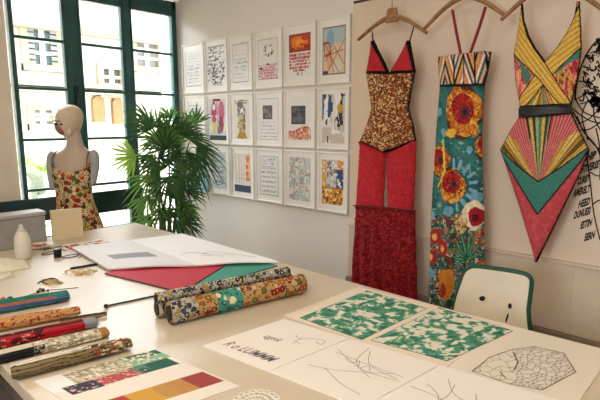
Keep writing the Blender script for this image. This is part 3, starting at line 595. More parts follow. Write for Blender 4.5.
for q in ([(572, 108), (582, 116), (594, 122), (616, 126)], [(576, 100), (584, 112), (600, 118)], [(578, 124), (590, 118), (604, 104)], [(580, 130), (592, 128), (612, 112)], [(584, 92), (592, 104), (608, 110)], [(573, 112), (590, 140), (612, 160)], [(588, 100), (582, 116), (588, 140)], [(596, 94), (594, 116), (604, 136)], [(580, 104), (596, 100), (610, 96)], [(577, 116), (584, 132), (596, 146), (604, 166)], [(586, 150), (590, 180), (594, 214), (600, 240)], [(596, 128), (600, 150), (600, 180)], [(590, 172), (598, 176), (606, 172)], [(592, 205), (600, 200), (608, 203)]): stroke(q, .006)
for k in range(5): x, y = 594 + rr.uniform(0, 8), 100 + rr.uniform(-10, 14); stroke([(x - 5, y), (x, y - 2), (x + 5, y + 1)], .02)
m.build('ink_lines', M_ink, dr)
def text_mesh(s, size, name='t', bold=.012):
    cu = bpy.data.curves.new(name, 'FONT'); cu.body = s; cu.size = size; cu.align_x = 'LEFT'; cu.shear = .25; cu.offset = size * bold; cu.resolution_u = 2
    ob = bpy.data.objects.new(name, cu); COL.objects.link(ob); dg = bpy.context.evaluated_depsgraph_get(); dg.update(); me = ob.evaluated_get(dg).to_mesh()
    vs = [tuple(v.co) for v in me.vertices]; fs = [tuple(p.vertices) for p in me.polygons]; ob.evaluated_get(dg).to_mesh_clear(); bpy.data.objects.remove(ob); bpy.data.curves.remove(cu); return vs, fs
m = MB()
for s, x, y, w in (('BHIP', 583, 162, 13), ('EHTIVERSE', 578, 174, 21), ('CURBY', 577, 185, 13), ('AMERELT', 573, 197, 17), ('HEED', 578, 208, 12), ('DUNUESI', 573.5, 219, 17), ('ESTIN', 580, 229, 12), ('EERN', 584, 241, 11)):
    vs, fs = text_mesh(s, 1.0, bold=.05); mxv = max(v[0] for v in vs); a = inkpt(x, y); b = inkpt(x + w, y - w * .32); d = (b - a); L = np.linalg.norm(d); d /= L; u = np.array((0, 0, 1.0)); h = .05
    m.add([a + d * (v[0] / mxv * L) + u * v[1] * h * 1.0 for v in vs], fs)
m.build('hand_lettering', M_ink, dr)

# ================================================================== chair behind the table
CY = 2.24; cl, cr = W(452, 310, CY), W(525, 318, CY)
ch = thing('side_chair', 'cream chair with dark green edging and a smiling cut-out face in its back', 'chair', ((cl[0] + cr[0]) / 2, CY - .2, 0))
ol = [(452, 316), (455, 300), (461, 282), (464.5, 273), (470, 268.5), (478, 267.8), (500, 270.5), (518, 273.5), (526, 276), (529.8, 280), (529.8, 287), (527, 310), (522, 352), (445, 345)]
M_cream = plain((236, 224, 202), .45, var=.02); M_green = plain((20, 78, 56), .5)
oc = []
for i in range(len(ol)): oc += [np.array(ol[i], float)]
def slab(pts, Y0, Y1):
    mm = MB(); n_ = len(pts); P0 = [W(*q, CY) for q in pts]; a = [(p[0], Y0, p[2]) for p in P0]; b = [(p[0], Y1, p[2]) for p in P0]
    return mm.add(a + b, [tuple(range(n_)), tuple(range(2 * n_ - 1, n_ - 1, -1))] + [(i, n_ + i, n_ + (i + 1) % n_, (i + 1) % n_) for i in range(n_)])
sm = [tuple(p[:2]) for p in smooth_path([np.array((*q, 0)) for q in ol], 4)]
slab(sm, CY, CY + .022).build('backrest', M_cream, ch, bevel=.003)
pth = [W(*q, CY) + np.array((0, .012, 0)) for q in sm[:-5]]
MB().tube(pth, .0135, 8, up=(0, 1, 0)).build('edge_trim', M_green, ch, smooth=True)
def hole(cx, cy, rx, ry, rot=0):
    pts = [(cx + rx * math.cos(a) * math.cos(rot) - ry * math.sin(a) * math.sin(rot), cy + rx * math.cos(a) * math.sin(rot) + ry * math.sin(a) * math.cos(rot)) for a in np.linspace(0, 2 * math.pi, 16, endpoint=False)]
    return slab(pts, CY - .0015, CY + .004)
hole(482.3, 298.5, 3.0, 2.5).build('eye_cutout', M_black, ch); hole(510, 306, 1.9, 2.8).build('eye_cutout', M_black, ch); hole(507, 318, 1.0, 5, .28).build('mouth_cutout', M_black, ch)
xa, xb = min(cl[0], cr[0]) + .0, max(cl[0], cr[0])
m = MB(); m.box((xa, CY - .42, .43), (xb, CY + .01, .46)); m.build('seat', M_cream, ch, bevel=.012)
for x in (xa + .02, xb - .02):
    MB().tube([(x, CY - .38, .43), (x, CY - .41, 0)], .012, 10).build('leg', M_green, ch); MB().tube([(x, CY + .012, .62), (x, CY + .012, .43), (x, CY + .06, 0)], .012, 10).build('leg', M_green, ch)

# ================================================================== mannequin
MD = 3.62; ppm = MD / 487.0
def mp(x, y): return D(x, y, MD)
RTH = RT.copy()
mc = mp(76, 220)
mq = thing('mannequin', 'pale dressmaker mannequin with capped head and floral slip dress by the window', 'mannequin', (mc[0], mc[1], 0))
NR = 32
def ring(x, y, wx, wy=None, dz=None, fwd=0):
    c = mp(x, y) - HF * fwd; out = []
    for k in range(NR):
        a = 2 * math.pi * k / NR; p = c + RTH * (wx * ppm * math.cos(a)) + HF * ((wy if wy is not None else wx * .7) * ppm * math.sin(a))
        if dz: p = p + np.array((0, 0, dz(a)))
        out.append(p)
    return out
M_skin = plain((190, 172, 156), .45, var=.02); M_capm = plain((214, 198, 174), .6, var=.03)
spec = [(79, 262, 20, 15), (79, 240, 20, 15), (77, 222, 18, 13), (75, 205, 16.5, 12), (74, 192, 16, 12), (73.5, 180, 18, 13), (73, 170, 19, 13), (73.5, 162, 19.5, 12), (74, 156, 19.5, 10.5), (74.5, 152, 17, 9), (75, 149, 11.5, 8), (75, 146, 8.5, 7.5), (74.5, 140, 7.2, 7), (73, 132, 6.8, 7), (72, 126, 6, 6)]
MB().loft([ring(*s_) for s_ in spec]).build('torso', M_skin, mq, smooth=True, sub=1)
hs = [(71.5, 141.5, 2.4, 3), (71, 139.5, 4.4, 5), (70.6, 137, 5.8, 7), (70.2, 134, 7.4, 9), (69.7, 130, 9.6, 11), (69.3, 126, 11.6, 12.4), (69.2, 121, 12.9, 13.2), (69.5, 116, 13.0, 13.4), (69.8, 111, 11.6, 12.3), (70, 107.5, 8.4, 9), (70, 105.4, 4.4, 5), (70, 104.6, 1.4, 2)]
MB().loft([ring(*s_) for s_ in hs]).build('head', M_capm, mq, smooth=True, sub=1)
AXH = (RTH, HF, np.array((0, 0, 1.0)))
def feat(name, x, y, rx, ry, rz, mat, fwd, rot=0):
    ca, sa = math.cos(rot), math.sin(rot); z = np.array((0, 0, 1.0)); ax = (RTH * ca + z * sa, HF, z * ca - RTH * sa)
    return MB().ball(mp(x, y) - HF * fwd * ppm, rx * ppm, ry * ppm, rz * ppm, ax).build(name, mat, mq, smooth=True)
M_face = plain((142, 116, 100), .5); M_dark = plain((36, 34, 40), .4)
feat('face', 64.2, 128.2, 5.0, 5, 7.6, M_face, 7.0, .5)
feat('eye', 61.2, 124.0, 2.4, 2.0, 1.3, M_dark, 10.4, -.15); feat('eye', 67.2, 124.2, 2.0, 1.4, 1.1, M_dark, 11.8, -.05); feat('brow', 63.6, 121.0, 6.0, 1.6, .7, plain((120, 98, 84), .6), 11.6, -.06)
feat('nose', 62.6, 127.6, 1.1, 2.2, 2.8, M_face, 11.4, .35)
feat('lips', 65.8, 132.2, 2.5, 2.0, 1.3, plain((200, 50, 40), .4), 10.3, .5)
feat('ear_pad', 73.2, 131.5, 3.2, 1.4, 4.2, M_capm, 9.4, -.2)
M_stub = plain((168, 172, 172), .5, var=.05)
for pts, rad in (([(55, 153), (52, 158), (51.5, 170), (53.5, 190)], [4.5, 5, 4.6, 3.4]), ([(91, 152), (94, 156), (94.5, 168), (92.5, 184)], [4, 5, 4.6, 3.4])):
    MB().tube(smooth_path([mp(*q) for q in pts], 5), list(np.interp(np.linspace(0, 3, 16), range(4), [v * ppm for v in rad])), 14, ratio=1.0, up=tuple(HF)).build('arm_stump', M_stub, mq, smooth=True)
ds = [(80, 258, 29, 19), (80, 246, 28, 18.5), (80.5, 232, 25.5, 17.5), (78.5, 218, 22, 15.5), (75.5, 204, 18.5, 14), (74, 193, 17.4, 13.6), (73.4, 185, 18.6, 14.6)]
fr_ = lambda k_: (lambda a: -k_ * max(0, -math.sin(a)) ** 1.4)
rings = [ring(*s_) for s_ in ds] + [ring(73.2, 179, 19.6, 14.9, fr_(.012)), ring(73, 172, 20.2, 14.9, fr_(.035)), ring(73, 166, 20.2, 14.2, fr_(.06)), ring(73, 160, 19.9, 13.2, fr_(.085))]
M_flo = floral((198, 182, 134), [(168, 36, 44), (92, 104, 54), (214, 160, 60), (196, 70, 60), (60, 58, 44), (232, 216, 180)], (120, 40, 36), (60, 46, 34), 28, .5)
MB().loft(rings, cap=False).build('dress', M_flo, mq, smooth=True, sub=1)
for sx in (-1, 1): MB().tube(smooth_path([mp(73 + sx * 17, 166) - HF * .06, mp(73.5 + sx * 17, 156) - HF * .055, mp(74 + sx * 16, 151), mp(73.5 + sx * 16, 160) + HF * .06], 5), .004, 6).build('dress_strap', plain((120, 70, 52), .7), mq, smooth=True)
p0 = mp(79, 255); MB().tube([(p0[0], p0[1], .02), (p0[0], p0[1], p0[2])], .018, 12).build('stand_pole', M_steel, mq); MB().lathe((p0[0], p0[1], 0), [(.15, 0), (.15, .015), (.03, .03), (.018, .05)]).build('stand_base', M_steel, mq, smooth=False)

# dark bench in front of the window
bn = thing('guard_rail', 'dark teal board guard rail across the window, behind the mannequin', 'rail', (WX + .075, 1.62, 0))
M_navy = plain((20, 54, 62), .28, var=.12)
bx = WX + .075; m = MB(); m.box((bx - .02, 1.02, .735), (bx + .02, 2.23, .92)); m.build('board', M_navy, bn, bevel=.012)
for y in (1.05, 2.20): MB().box((bx - .018, y - .025, 0), (bx + .018, y + .025, .735)).build('post', M_navy, bn)

# ================================================================== palm
PD = 3.98
pc = D(166, 240, PD)
pl = thing('potted_palm', 'tall bushy green fan palm in the corner between window and prints', 'plant', (pc[0], pc[1], 0))
MB().lathe((pc[0], pc[1], 0), [(.11, 0), (.15, .16), (.165, .30), (.175, .31), (.172, .33), (.155, .33), (.15, .30)]).build('pot', plain((120, 84, 62), .7), pl, smooth=False)
MB().lathe((pc[0], pc[1], .28), [(.15, 0), (.15, .015), (.02, .02)]).build('soil', plain((50, 40, 32), .95), pl)
def leafm(c, c2):
    t = NT('palm_leaf'); nz = t.noise(5, 2); col = t.ramp(nz.outputs['Fac'], [(.3, c), (.7, c2)]); t.fin(col, .45, 0, .4)
    trn = t.n('BsdfTranslucent'); t.l(col, trn.inputs[0]); mx = t.n('MixShader'); mx.inputs[0].default_value = .3; t.l(t.b.outputs[0], mx.inputs[1]); t.l(trn.outputs[0], mx.inputs[2]); t.l(mx.outputs[0], t.out.inputs[0]); return t.m
LM = [leafm((36, 72, 38), (66, 108, 54)), leafm((76, 122, 54), (112, 156, 76)), leafm((128, 172, 70), (160, 196, 92))]  # brighter greens put the light from the window into the leaf colour
M_cane = plain((84, 92, 52), .7, var=.2, scale=25)
rp = random.Random(11)
def clampv(p):
    p = np.array(p); p[0] = max(p[0], WX + .03); p[1] = min(p[1], WY - .045); return p
def frond(bx_, by_, dep, ang, L, spread, nl, mi, droop=.35, tilt=0.0, wid=.0095, stem=None):
    """ang: heading of the fan in the picture plane, 0 = right, 90 = up"""
    base = D(bx_, by_, dep); a = math.radians(ang); zz = np.array((0, 0, 1.0))
    ax = RTH * math.cos(a) + zz * math.sin(a) - HF * tilt; ax /= np.linalg.norm(ax); sd = -RTH * math.sin(a) + zz * math.cos(a); nr = np.cross(ax, sd); mm = MB()
    if stem is not None:
        s0 = np.array(stem); mid = (s0 + base) / 2 + np.array((0, 0, .05)); mm.tube(smooth_path([s0, mid, base], 5), .0045, 6)
    for k in range(nl):
        th = math.radians(spread) * ((k + .5) / nl * 2 - 1) + rp.uniform(-.06, .06); d = ax * math.cos(th) + sd * math.sin(th) + nr * rp.uniform(-.18, .18); d /= np.linalg.norm(d)
        l = L * (1 - .28 * abs(th) / 1.6) * rp.uniform(.85, 1.1); s = np.cross(d, nr); s /= np.linalg.norm(s); vs = []; N = 6
        for i in range(N + 1):
            t_ = i / N; p = base + d * l * t_ - zz * droop * l * t_ * t_; w = wid * (.35 + 1.3 * t_) if t_ < .5 else wid * (1.0 * (1 - t_) * 2 + .02)
            vs += [clampv(p + s * w + nr * .003), clampv(p), clampv(p - s * w + nr * .003)]
        mm.add(vs, [(3 * i + j, 3 * i + j + 1, 3 * i + j + 4, 3 * i + j + 3) for i in range(N) for j in (0, 1)])
    return mm.build('frond', LM[mi], pl)
canes = []
for k in range(8):
    a = k * 2.4; r0 = .03 + .07 * ((k * 37) % 10) / 10; x0, y0 = pc[0] + r0 * math.cos(a), pc[1] + r0 * math.sin(a); top = D(150 + 5.5 * k + rp.uniform(-3, 3), rp.uniform(128, 190), PD + rp.uniform(-.1, .1))
    MB().tube(smooth_path([(x0, y0, .29), ((x0 * .6 + top[0] * .4), (y0 * .6 + top[1] * .4), .75), top], 6), [.011] * 7 + [.008] * 6, 8).build('cane', M_cane, pl, smooth=True); canes.append(top)
FR = [(136, 156, 3.78, 186, .25, 76, 16, 2, .1), (150, 130, 3.85, 128, .27, 75, 12, 0, .2), (158, 128, 3.95, 92, .22, 80, 12, 1, .2), (168, 132, 4.0, 70, .26, 75, 12, 0, .25), (180, 134, 4.02, 40, .28, 70, 11, 0, .35),
      (150, 120, 4.05, 165, .26, 60, 10, 0, .1), (187, 128, 4.0, 62, .26, 55, 9, 1, .3), (192, 140, 3.95, 10, .26, 60, 10, 0, .55), (196, 148, 3.9, -25, .28, 60, 10, 0, .6), (188, 152, 3.88, -55, .32, 50, 9, 0, .5),
      (165, 150, 3.82, 100, .27, 85, 13, 0, .25), (172, 160, 3.8, 30, .28, 80, 12, 0, .4), (158, 166, 3.82, 200, .25, 80, 12, 0, .4), (150, 176, 3.8, 240, .28, 70, 11, 1, .3), (168, 178, 3.76, 270, .28, 85, 12, 0, .2), (180, 176, 3.82, 300, .26, 80, 12, 0, .3),
      (160, 192, 3.8, 170, .2, 80, 11, 1, .35), (172, 198, 3.8, 60, .22, 80, 11, 0, .4), (148, 196, 3.82, 255, .26, 70, 11, 1, .25), (162, 208, 3.84, 280, .24, 85, 11, 0, .2), (180, 206, 3.85, -30, .22, 70, 10, 0, .4), (186, 224, 3.8, 20, .18, 70, 9, 0, .5),
      (176, 222, 3.8, 330, .22, 80, 10, 0, .4), (150, 216, 3.84, 235, .2, 70, 9, 1, .3), (158, 140, 4.05, 150, .24, 80, 12, 1, .3), (176, 146, 4.05, 110, .27, 80, 12, 1, .2), (182, 164, 4.0, -5, .26, 70, 10, 0, .5), (166, 168, 4.05, 130, .24, 80, 12, 0, .3), (196, 124, 4.05, 80, .2, 55, 8, 0, .2), (170, 118, 4.05, 105, .16, 70, 10, 1, .2), (186, 192, 3.95, 15, .2, 45, 7, 0, .3)]
for k in range(10):
    y_ = rp.uniform(128, 222); FR.append((rp.uniform(152, 184), y_, rp.uniform(3.85, 4.15), rp.uniform(0, 360) if y_ > 150 else rp.uniform(20, 160), rp.uniform(.18, .25), rp.uniform(60, 85), 11, rp.choice((0, 0, 1)), rp.uniform(.2, .4)))
for k, (x, y, d, a, L, sp, n_, mi, dr_) in enumerate(FR):
    b = D(x, y, d); c = min(canes, key=lambda q: np.linalg.norm(q - b)); frond(x, y, d, a, L, sp, n_, mi, dr_, rp.uniform(-.1, .25), stem=c)

# ================================================================== things on the table: left end
Z = TZ
b0 = T(40, 240); 
bxg = thing('storage_box', 'grey plastic storage box with a lid at the far left end of the table', 'box', (b0[0] + .0, b0[1] - .2, Z))
m = MB(); X0, X1, Y0, Y1 = b0[0] - .0, b0[0] + .17, b0[1] - .42, b0[1]; X1 = min(X1, b0[0] + .13)
MB().box((X0 - .0, Y0, Z), (X1, Y1, Z + .185)).build('body', plain((150, 150, 148), .5), bxg, bevel=.008); MB().box((X0 - .006, Y0 - .006, Z + .185), (X1 + .006, Y1 + .006, Z + .208)).build('lid', plain((172, 172, 170), .4), bxg, bevel=.006)
bp = T(24, 258.5)
bo = thing('ceramic_bottle', 'white ceramic bottle with a small knob top at the left of the table', 'bottle', (bp[0], bp[1], Z))
MB().lathe((bp[0], bp[1], Z), [(.036, 0), (.040, .01), (.043, .05), (.042, .1), (.038, .13), (.028, .15), (.024, .156)], 24).build('body', plain((226, 220, 208), .3), bo, smooth=True)
MB().lathe((bp[0], bp[1], Z + .153), [(.022, 0), (.024, .01), (.016, .02), (.012, .026), (.014, .034), (.006, .042)], 20).build('stopper', plain((206, 202, 192), .35), bo, smooth=True)
ca, cb = T(53, 241), T(84, 237); dv = (cb - ca); n_ = np.cross(dv, (0, 0, 1)); n_ /= np.linalg.norm(n_); n_ = -n_ if n_[0] > 0 else n_
m = MB(); h = .195; lean = n_ * .02; th_ = n_ * .018; up = np.array((0, 0, h))
q0 = [ca, cb, cb + th_, ca + th_]; m.add(q0 + [p + up + lean for p in q0], [(3, 2, 1, 0), (4, 5, 6, 7), (0, 1, 5, 4), (1, 2, 6, 5), (2, 3, 7, 6), (3, 0, 4, 7)])
tag(m.build('blank_canvas', plain((224, 206, 170), .7, var=.02), loc=(*((ca + cb) / 2)[:2], Z), bevel=.003), 'small blank cream canvas board standing upright in front of the mannequin', 'canvas')
dp = T(40, 248); ds_ = thing('pin_dish', 'shallow white dish of red pins between the bottle and the canvas board', 'dish', (dp[0], dp[1], Z))
MB().lathe((dp[0], dp[1], Z), [(.03, 0), (.05, .006), (.075, .022), (.072, .022), (.048, .01), (.01, .008)], 26).build('bowl', plain((232, 226, 216), .3), ds_, smooth=True)
m = MB(); [m.tube([(dp[0] + rp.uniform(-.03, .03), dp[1] + rp.uniform(-.03, .03), Z + .012 + k * .0008), (dp[0] + rp.uniform(-.045, .045), dp[1] + rp.uniform(-.045, .045), Z + .02)], .003, 6) for k in range(12)]; m.build('pins', plain((190, 96, 80), .5), ds_)
def mag(p): p.put(fbm(p.x * 7, p.y * 5, 3) > .55, (196, 92, 78)); p.put(fbm(p.x * 9, p.y * 7, 8) > .6, (120, 84, 76)); p.rect(0, 0, 1, .2, (236, 230, 222))
a = T(62, 246); u = (T(100, 240) - a)[:2]; v = (T(84, 254) - a)[:2] * .6
tag(sheet('magazine', a[:2], u, v, Z + .0005, .006, M_print, None, mag, (40, 24), (228, 216, 204)), 'small printed red and cream leaflet lying in front of the canvas board', 'leaflet')
# cloths at the very left
def rumple(name, quad, h, mat, label, cat, seed):
    q = [T(*p) for p in quad]; A, B = np.meshgrid(np.linspace(0, 1, 26), np.linspace(0, 1, 18)); P = (1 - A)[..., None] * ((1 - B)[..., None] * q[0] + B[..., None] * q[3]) + A[..., None] * ((1 - B)[..., None] * q[1] + B[..., None] * q[2])
    e = np.clip(np.minimum(np.minimum(A, 1 - A), np.minimum(B, 1 - B)) * 6, 0, 1); bk = P.copy(); bk[..., 2] = Z + .0005; P[..., 2] = Z + .003 + h * e * (.55 + .8 * (fbm(A * 4, B * 5, seed) - .4)); c = P.mean((0, 1)); c[2] = Z
    tag(grid_mesh(name, P, np.ones((17, 25), bool), np.full(P.shape, 230.), mat, None, loc=c, back=bk), label, cat)
rumple('white_cloth', [(-14, 264), (29, 262.5), (31, 268), (-12, 275)], .045, plain((226, 220, 206), .85), 'folded white cloth lying in front of the ceramic bottle', 'cloth', 3)
rumple('cream_ribbon', [(-6, 276), (13, 273), (15, 277), (-4, 282)], .015, plain((214, 206, 190), .85), 'scrap of cream ribbon at the left edge, below the folded white cloth', 'ribbon', 5)
def cable(name, pts, r, mat, label, cat): 
    P = smooth_path([T(*p, Z + r + .0005) for p in pts], 7); return tag(MB().tube(P, r, 8).build(name, mat, loc=(*P[len(P) // 2][:2], Z), smooth=True), label, cat)
tp = T(58, 257); m = MB(); ta = thing('thread_spool', 'black spool of thread on the table below the canvas board', 'spool', (tp[0], tp[1], Z))
MB().lathe((tp[0], tp[1], Z), [(.022, 0), (.022, .006), (.012, .007), (.012, .042), (.022, .043), (.022, .049), (.004, .05)], 20).build('reel', plain((40, 40, 44), .4), ta); MB().lathe((tp[0], tp[1], Z + .008), [(.0125, 0), (.02, .002), (.021, .017), (.02, .032), (.0125, .034)], 20).build('thread', plain((30, 32, 42), .8), ta, smooth=True)
gs = thing('eyeglasses', 'black framed eyeglasses lying beside the thread spool', 'glasses', (*T(70, 256)[:2], Z)); 
for cx, cy in ((50, 253), (71, 256)):
    c = T(cx, cy, Z + .004); P = [c + np.array((.028 * math.cos(a_), .045 * math.sin(a_), 0)) for a_ in np.linspace(0, 2 * math.pi, 22)]; MB().tube(P, .0025, 6).build('rim', M_black, gs, smooth=True)
MB().tube([T(58, 249, Z + .005), T(66, 250.5, Z + .006)], .0025, 6).build('bridge', M_black, gs)
for a_, b_ in (((43, 250), (62, 246)), ((79, 258), (86, 251))): MB().tube(smooth_path([T(*a_, Z + .004), T((a_[0] + b_[0]) / 2, (a_[1] + b_[1]) / 2, Z + .006), T(*b_, Z + .004)], 5), .0022, 6).build('temple', M_black, gs, smooth=True)
pn0, pn1 = T(70, 268.5, Z + .006), T(98, 264, Z + .006); pe = thing('fountain_pen', 'black pen lying on the cream lace scraps beside the big sketch pad', 'pen', (*((pn0 + pn1) / 2)[:2], Z))
MB().tube([pn0, pn0 * .95 + pn1 * .05, pn1 * .97 + pn0 * .03, pn1], [.002, .006, .006, .004], 10).build('barrel', M_black, pe, smooth=True); MB().tube([pn1 * .62 + pn0 * .38 + (0, 0, .0065), pn1 * .97 + pn0 * .03 + (0, 0, .0065)], .0014, 6).build('clip', M_steel, pe)
def scraps(name, cx, cy, rx, ry, n_, mat, label, seed, zoff=0):
    r_ = random.Random(seed); m = MB()
    for k in range(n_):
        x, y = cx + r_.gauss(0, rx), cy + r_.gauss(0, ry); a = r_.uniform(0, 3.1); P = [T(x + 5 * s_ * math.cos(a) + r_.uniform(-1, 1), y + 1.2 * s_ * math.sin(a) + r_.uniform(-.4, .4), Z + .003 + zoff + .003 * (k % 4)) for s_ in (-1, -.3, .4, 1)]; m.tube(smooth_path(P, 4), r_.uniform(.002, .005), 6, ratio=.5)
    return tag(m.build(name, mat, loc=(*T(cx, cy)[:2], Z), smooth=True), label, 'trimming')
scraps('lace_trimming', 82, 271.5, 8, 1.2, 26, plain((214, 190, 140), .8, var=.2), 'curled cream lace scraps under the black pen', 3)
scraps('gold_trimming', 51, 282, 3.5, .8, 14, plain((206, 176, 104), .7, var=.2), 'small gold ribbon scraps beside the black paper clip', 5)
cable('paper_clip', [(38, 283), (44, 280), (54, 278.3), (62, 283), (52, 279.5), (42, 281), (47, 284)], .003, M_black, 'black wire bent into a triangle above the gold scraps', 'wire')
nk = thing('bead_cord', 'thin dark beaded cord with a green bead near the fabric bolts', 'cord', (*T(24, 296)[:2], Z))
P = smooth_path([T(*q, Z + .003) for q in ((-3, 299), (8, 299.5), (26, 296), (38, 292.5), (50, 290), (64, 289), (78, 287.5))], 6); MB().tube(P, .0016, 6).build('string', plain((90, 78, 68), .8), nk, smooth=True)
for x, y, r, c in ((10, 299, .012, (24, 92, 66)), (3, 299.5, .011, (176, 98, 60)), (38, 291.5, .007, (40, 40, 42)), (43, 290, .008, (60, 58, 56)), (48, 290.5, .006, (36, 36, 38)), (40, 289, .006, (120, 116, 104))): MB().ball(T(x, y, Z + r), r, r, r).build('bead', plain(c, .4), nk, smooth=True)

# ---- large sketch pad with red and teal boards under it
def quad_sheet(name, pts, z, th, mat, label, cat, paint=None, n=(2, 2), base=(240, 238, 234), curl=None):
    q = [T(*p)[:2] for p in pts]; A, B = np.meshgrid(np.linspace(0, 1, n[0]), np.linspace(0, 1, n[1])); P = ((1 - A) * (1 - B))[..., None] * q[0] + (A * (1 - B))[..., None] * q[1] + (A * B)[..., None] * q[2] + ((1 - A) * B)[..., None] * q[3]
    zz = np.full(A.shape, z + th); zz = zz + curl(A, B) if curl else zz
    Pt = np.concatenate([P, zz[..., None]], -1); Bk = Pt.copy(); Bk[..., 2] -= th; pa = Paint(A, B, base)
    if paint: paint(pa)
    c = Pt.mean((0, 1)); c[2] = z; o_ = grid_mesh(name, Pt, np.ones((n[1] - 1, n[0] - 1), bool), pa.c, mat, None, loc=c, back=Bk, smooth=False); return tag(o_, label, cat), (lambda a, b, e=.0006: np.array([*((1 - a) * (1 - b) * q[0] + a * (1 - b) * q[1] + a * b * q[2] + (1 - a) * b * q[3]), z + th + e + (float(curl(np.array(a), np.array(b))) if curl else 0)]))
quad_sheet('teal_card', [(181, 294), (278, 266.5), (236, 252), (146, 270)], Z + .0005, .003, M_print, 'teal card sheet under the sketch pad and beside the red card', 'card', base=(66, 150, 130), n=(60, 40), paint=lambda p: p.line([(.0, 0), (1, 0)], .02, (30, 40, 40)))
quad_sheet('red_card', [(104, 274.5), (182, 294), (230, 263.5), (160, 254)], Z + .004, .003, M_print, 'crimson red card sheet lying under the front of the sketch pad', 'card', base=(190, 34, 56), n=(60, 30), paint=lambda p: (p.line([(0, 0), (1, 0)], .02, (40, 24, 30)), p.line([(1, 0), (1, 1)], .02, (34, 24, 28))))
def padp(p):
    p.put(p.x < .5, (226, 226, 228)); p.put((p.x > .12) & (p.x < .42) & (p.y > .22) & (p.y < .55) & (((p.y * 42) % 1) < .5), (150, 150, 154)); p.put((np.abs(p.x - .5) < .006), (150, 150, 152))
padc = lambda a, b: .002 + .007 * np.sin(np.clip(a, 0, 1) * math.pi * 2) ** 2 * (1 - b)
pad, pm = quad_sheet('sketch_pad', [(108, 272), (278, 264.5), (182, 236), (72, 250)], Z + .008, .008, M_print, 'large open white sketch pad lying over the red and teal cards', 'sketch pad', padp, (70, 40), (244, 244, 244), padc)
m = MB(); [m.ribbon([pm(*q, .001) for q in smooth_path([np.array((*w, 0)) for w in s_], 5) for q in [tuple(q[:2])]], .004, (0, 0, 1)) for s_ in ([(.55, .3), (.66, .36), (.74, .26), (.86, .2)], [(.6, .42), (.7, .3), (.72, .22)], [(.7, .28), (.8, .34), (.95, .12)], [(.66, .24), (.78, .18)])]; m.build('pencil_lines', M_pencil, pad)

# ---- black rod and floral rolls
r0, r1 = T(106, 306, Z + .005), T(176, 291.5, Z + .005); rd = thing('pointer_rod', 'thin black rod with a round knob running under the floral rolls', 'rod', (*r0[:2], Z))
MB().tube([r0, r1], .0042, 8).build('shaft', M_black, rd); MB().ball(T(106, 306, Z + .010), .0095, .0095, .0095).build('knob', M_black, rd, smooth=True)
Fm = [floral((186, 152, 104), [(172, 92, 42), (140, 38, 38), (176, 132, 54), (108, 104, 52), (206, 180, 134), (150, 60, 46)], (206, 160, 80), (84, 52, 38), 31, .46), floral((180, 174, 160), [(40, 44, 54), (170, 142, 70), (56, 78, 100), (190, 186, 174), (120, 60, 52), (60, 64, 60)], (230, 220, 200), (30, 30, 36), 44, .5), floral((190, 176, 150), [(64, 60, 58), (170, 120, 60), (150, 60, 50), (98, 110, 90), (216, 200, 170), (54, 70, 90)], (220, 200, 160), (36, 34, 36), 46, .5)]
def roll(name, p0, p1, r, mat, label, group=None, core=(26, 26, 28), wob=.02, cap2=True):
    p0, p1 = np.array(p0), np.array(p1); o_ = thing(name, label, 'fabric roll', (*((p0 + p1) / 2)[:2], Z), group); d = (p1 - p0) / np.linalg.norm(p1 - p0); n_ = 24
    P = [p0 + (p1 - p0) * t_ for t_ in np.linspace(0, 1, n_)]
    fb = MB().tube([P[0] + d * .012] + P + [P[-1] - d * .012], [r * .62] + [r * (.97 + wob * math.sin(k * 1.7)) for k in range(n_)] + [r * .62], 26, cap=True, prof=lambda t_, i: 1 + wob * math.sin(t_ * 3 + i * .25)).build('fabric', mat, o_, smooth=True)
    MB().tube([p0 - d * .004, p0 + d * .03], r * .66, 18).build('core_end', plain(core, .6), o_); MB().tube([p1 + d * .004, p1 - d * .03], r * .66, 18).build('core_end', plain(core, .6), o_); return o_, fb
rA = .043
pa0, pa1 = T(169, 313, Z + rA + .001), T(302, 283, Z + rA + .001); ro, fbm_ = roll('floral_roll', pa0, pa1, rA, Fm[0], 'front floral fabric roll in cream, orange and red on the table', 'floral fabric rolls')
dA = (pa1 - pa0); LA = np.linalg.norm(dA); dA /= LA
MB().tube([pa0 + dA * LA * t_ for t_ in (.30, .36, .42, .48)], [rA * 1.035] * 4, 26, cap=False).build('teal_band', floral((70, 150, 136), [(60, 130, 116), (206, 220, 200), (40, 96, 84), (120, 176, 150), (226, 214, 170), (50, 110, 110)], (230, 220, 190), (36, 84, 78), 24, .4), fbm_, smooth=True)
MB().tube([pa0 + dA * LA * t_ for t_ in (.0, .06, .12, .17)], [rA * 1.03] * 4, 26, cap=False).build('mosaic_band', Fm[1], fbm_, smooth=True)
rB = .035; nb = np.array((-dA[1], dA[0], 0)); nb = nb if nb[0] < 0 else -nb
pb0 = pa0 + nb * (rA + rB + .005); pb0[2] = Z + rB + .001; pb1 = pa1 + nb * (rA + rB + .005); pb1[2] = Z + rB + .001
roll('floral_roll', pb0 - dA * .02, pb1 - dA * .01, rB, Fm[2], 'middle floral roll in dark mixed print, half hidden behind the front roll', 'floral fabric rolls')
rC = .024; pc0 = pb0 + nb * .034; pc1 = pb1 + nb * .034; pc0[2] = pc1[2] = Z + .068
pc0 = (pb0 + pa0) / 2 + nb * .012; pc1 = (pb1 + pa1) / 2 + nb * .012; pc0[2] = pc1[2] = Z + .091
roll('floral_roll', pc0 - dA * .03, pc1 - dA * .04, .023, Fm[1], 'thin mosaic print roll resting on top between the two thicker rolls', 'floral fabric rolls')
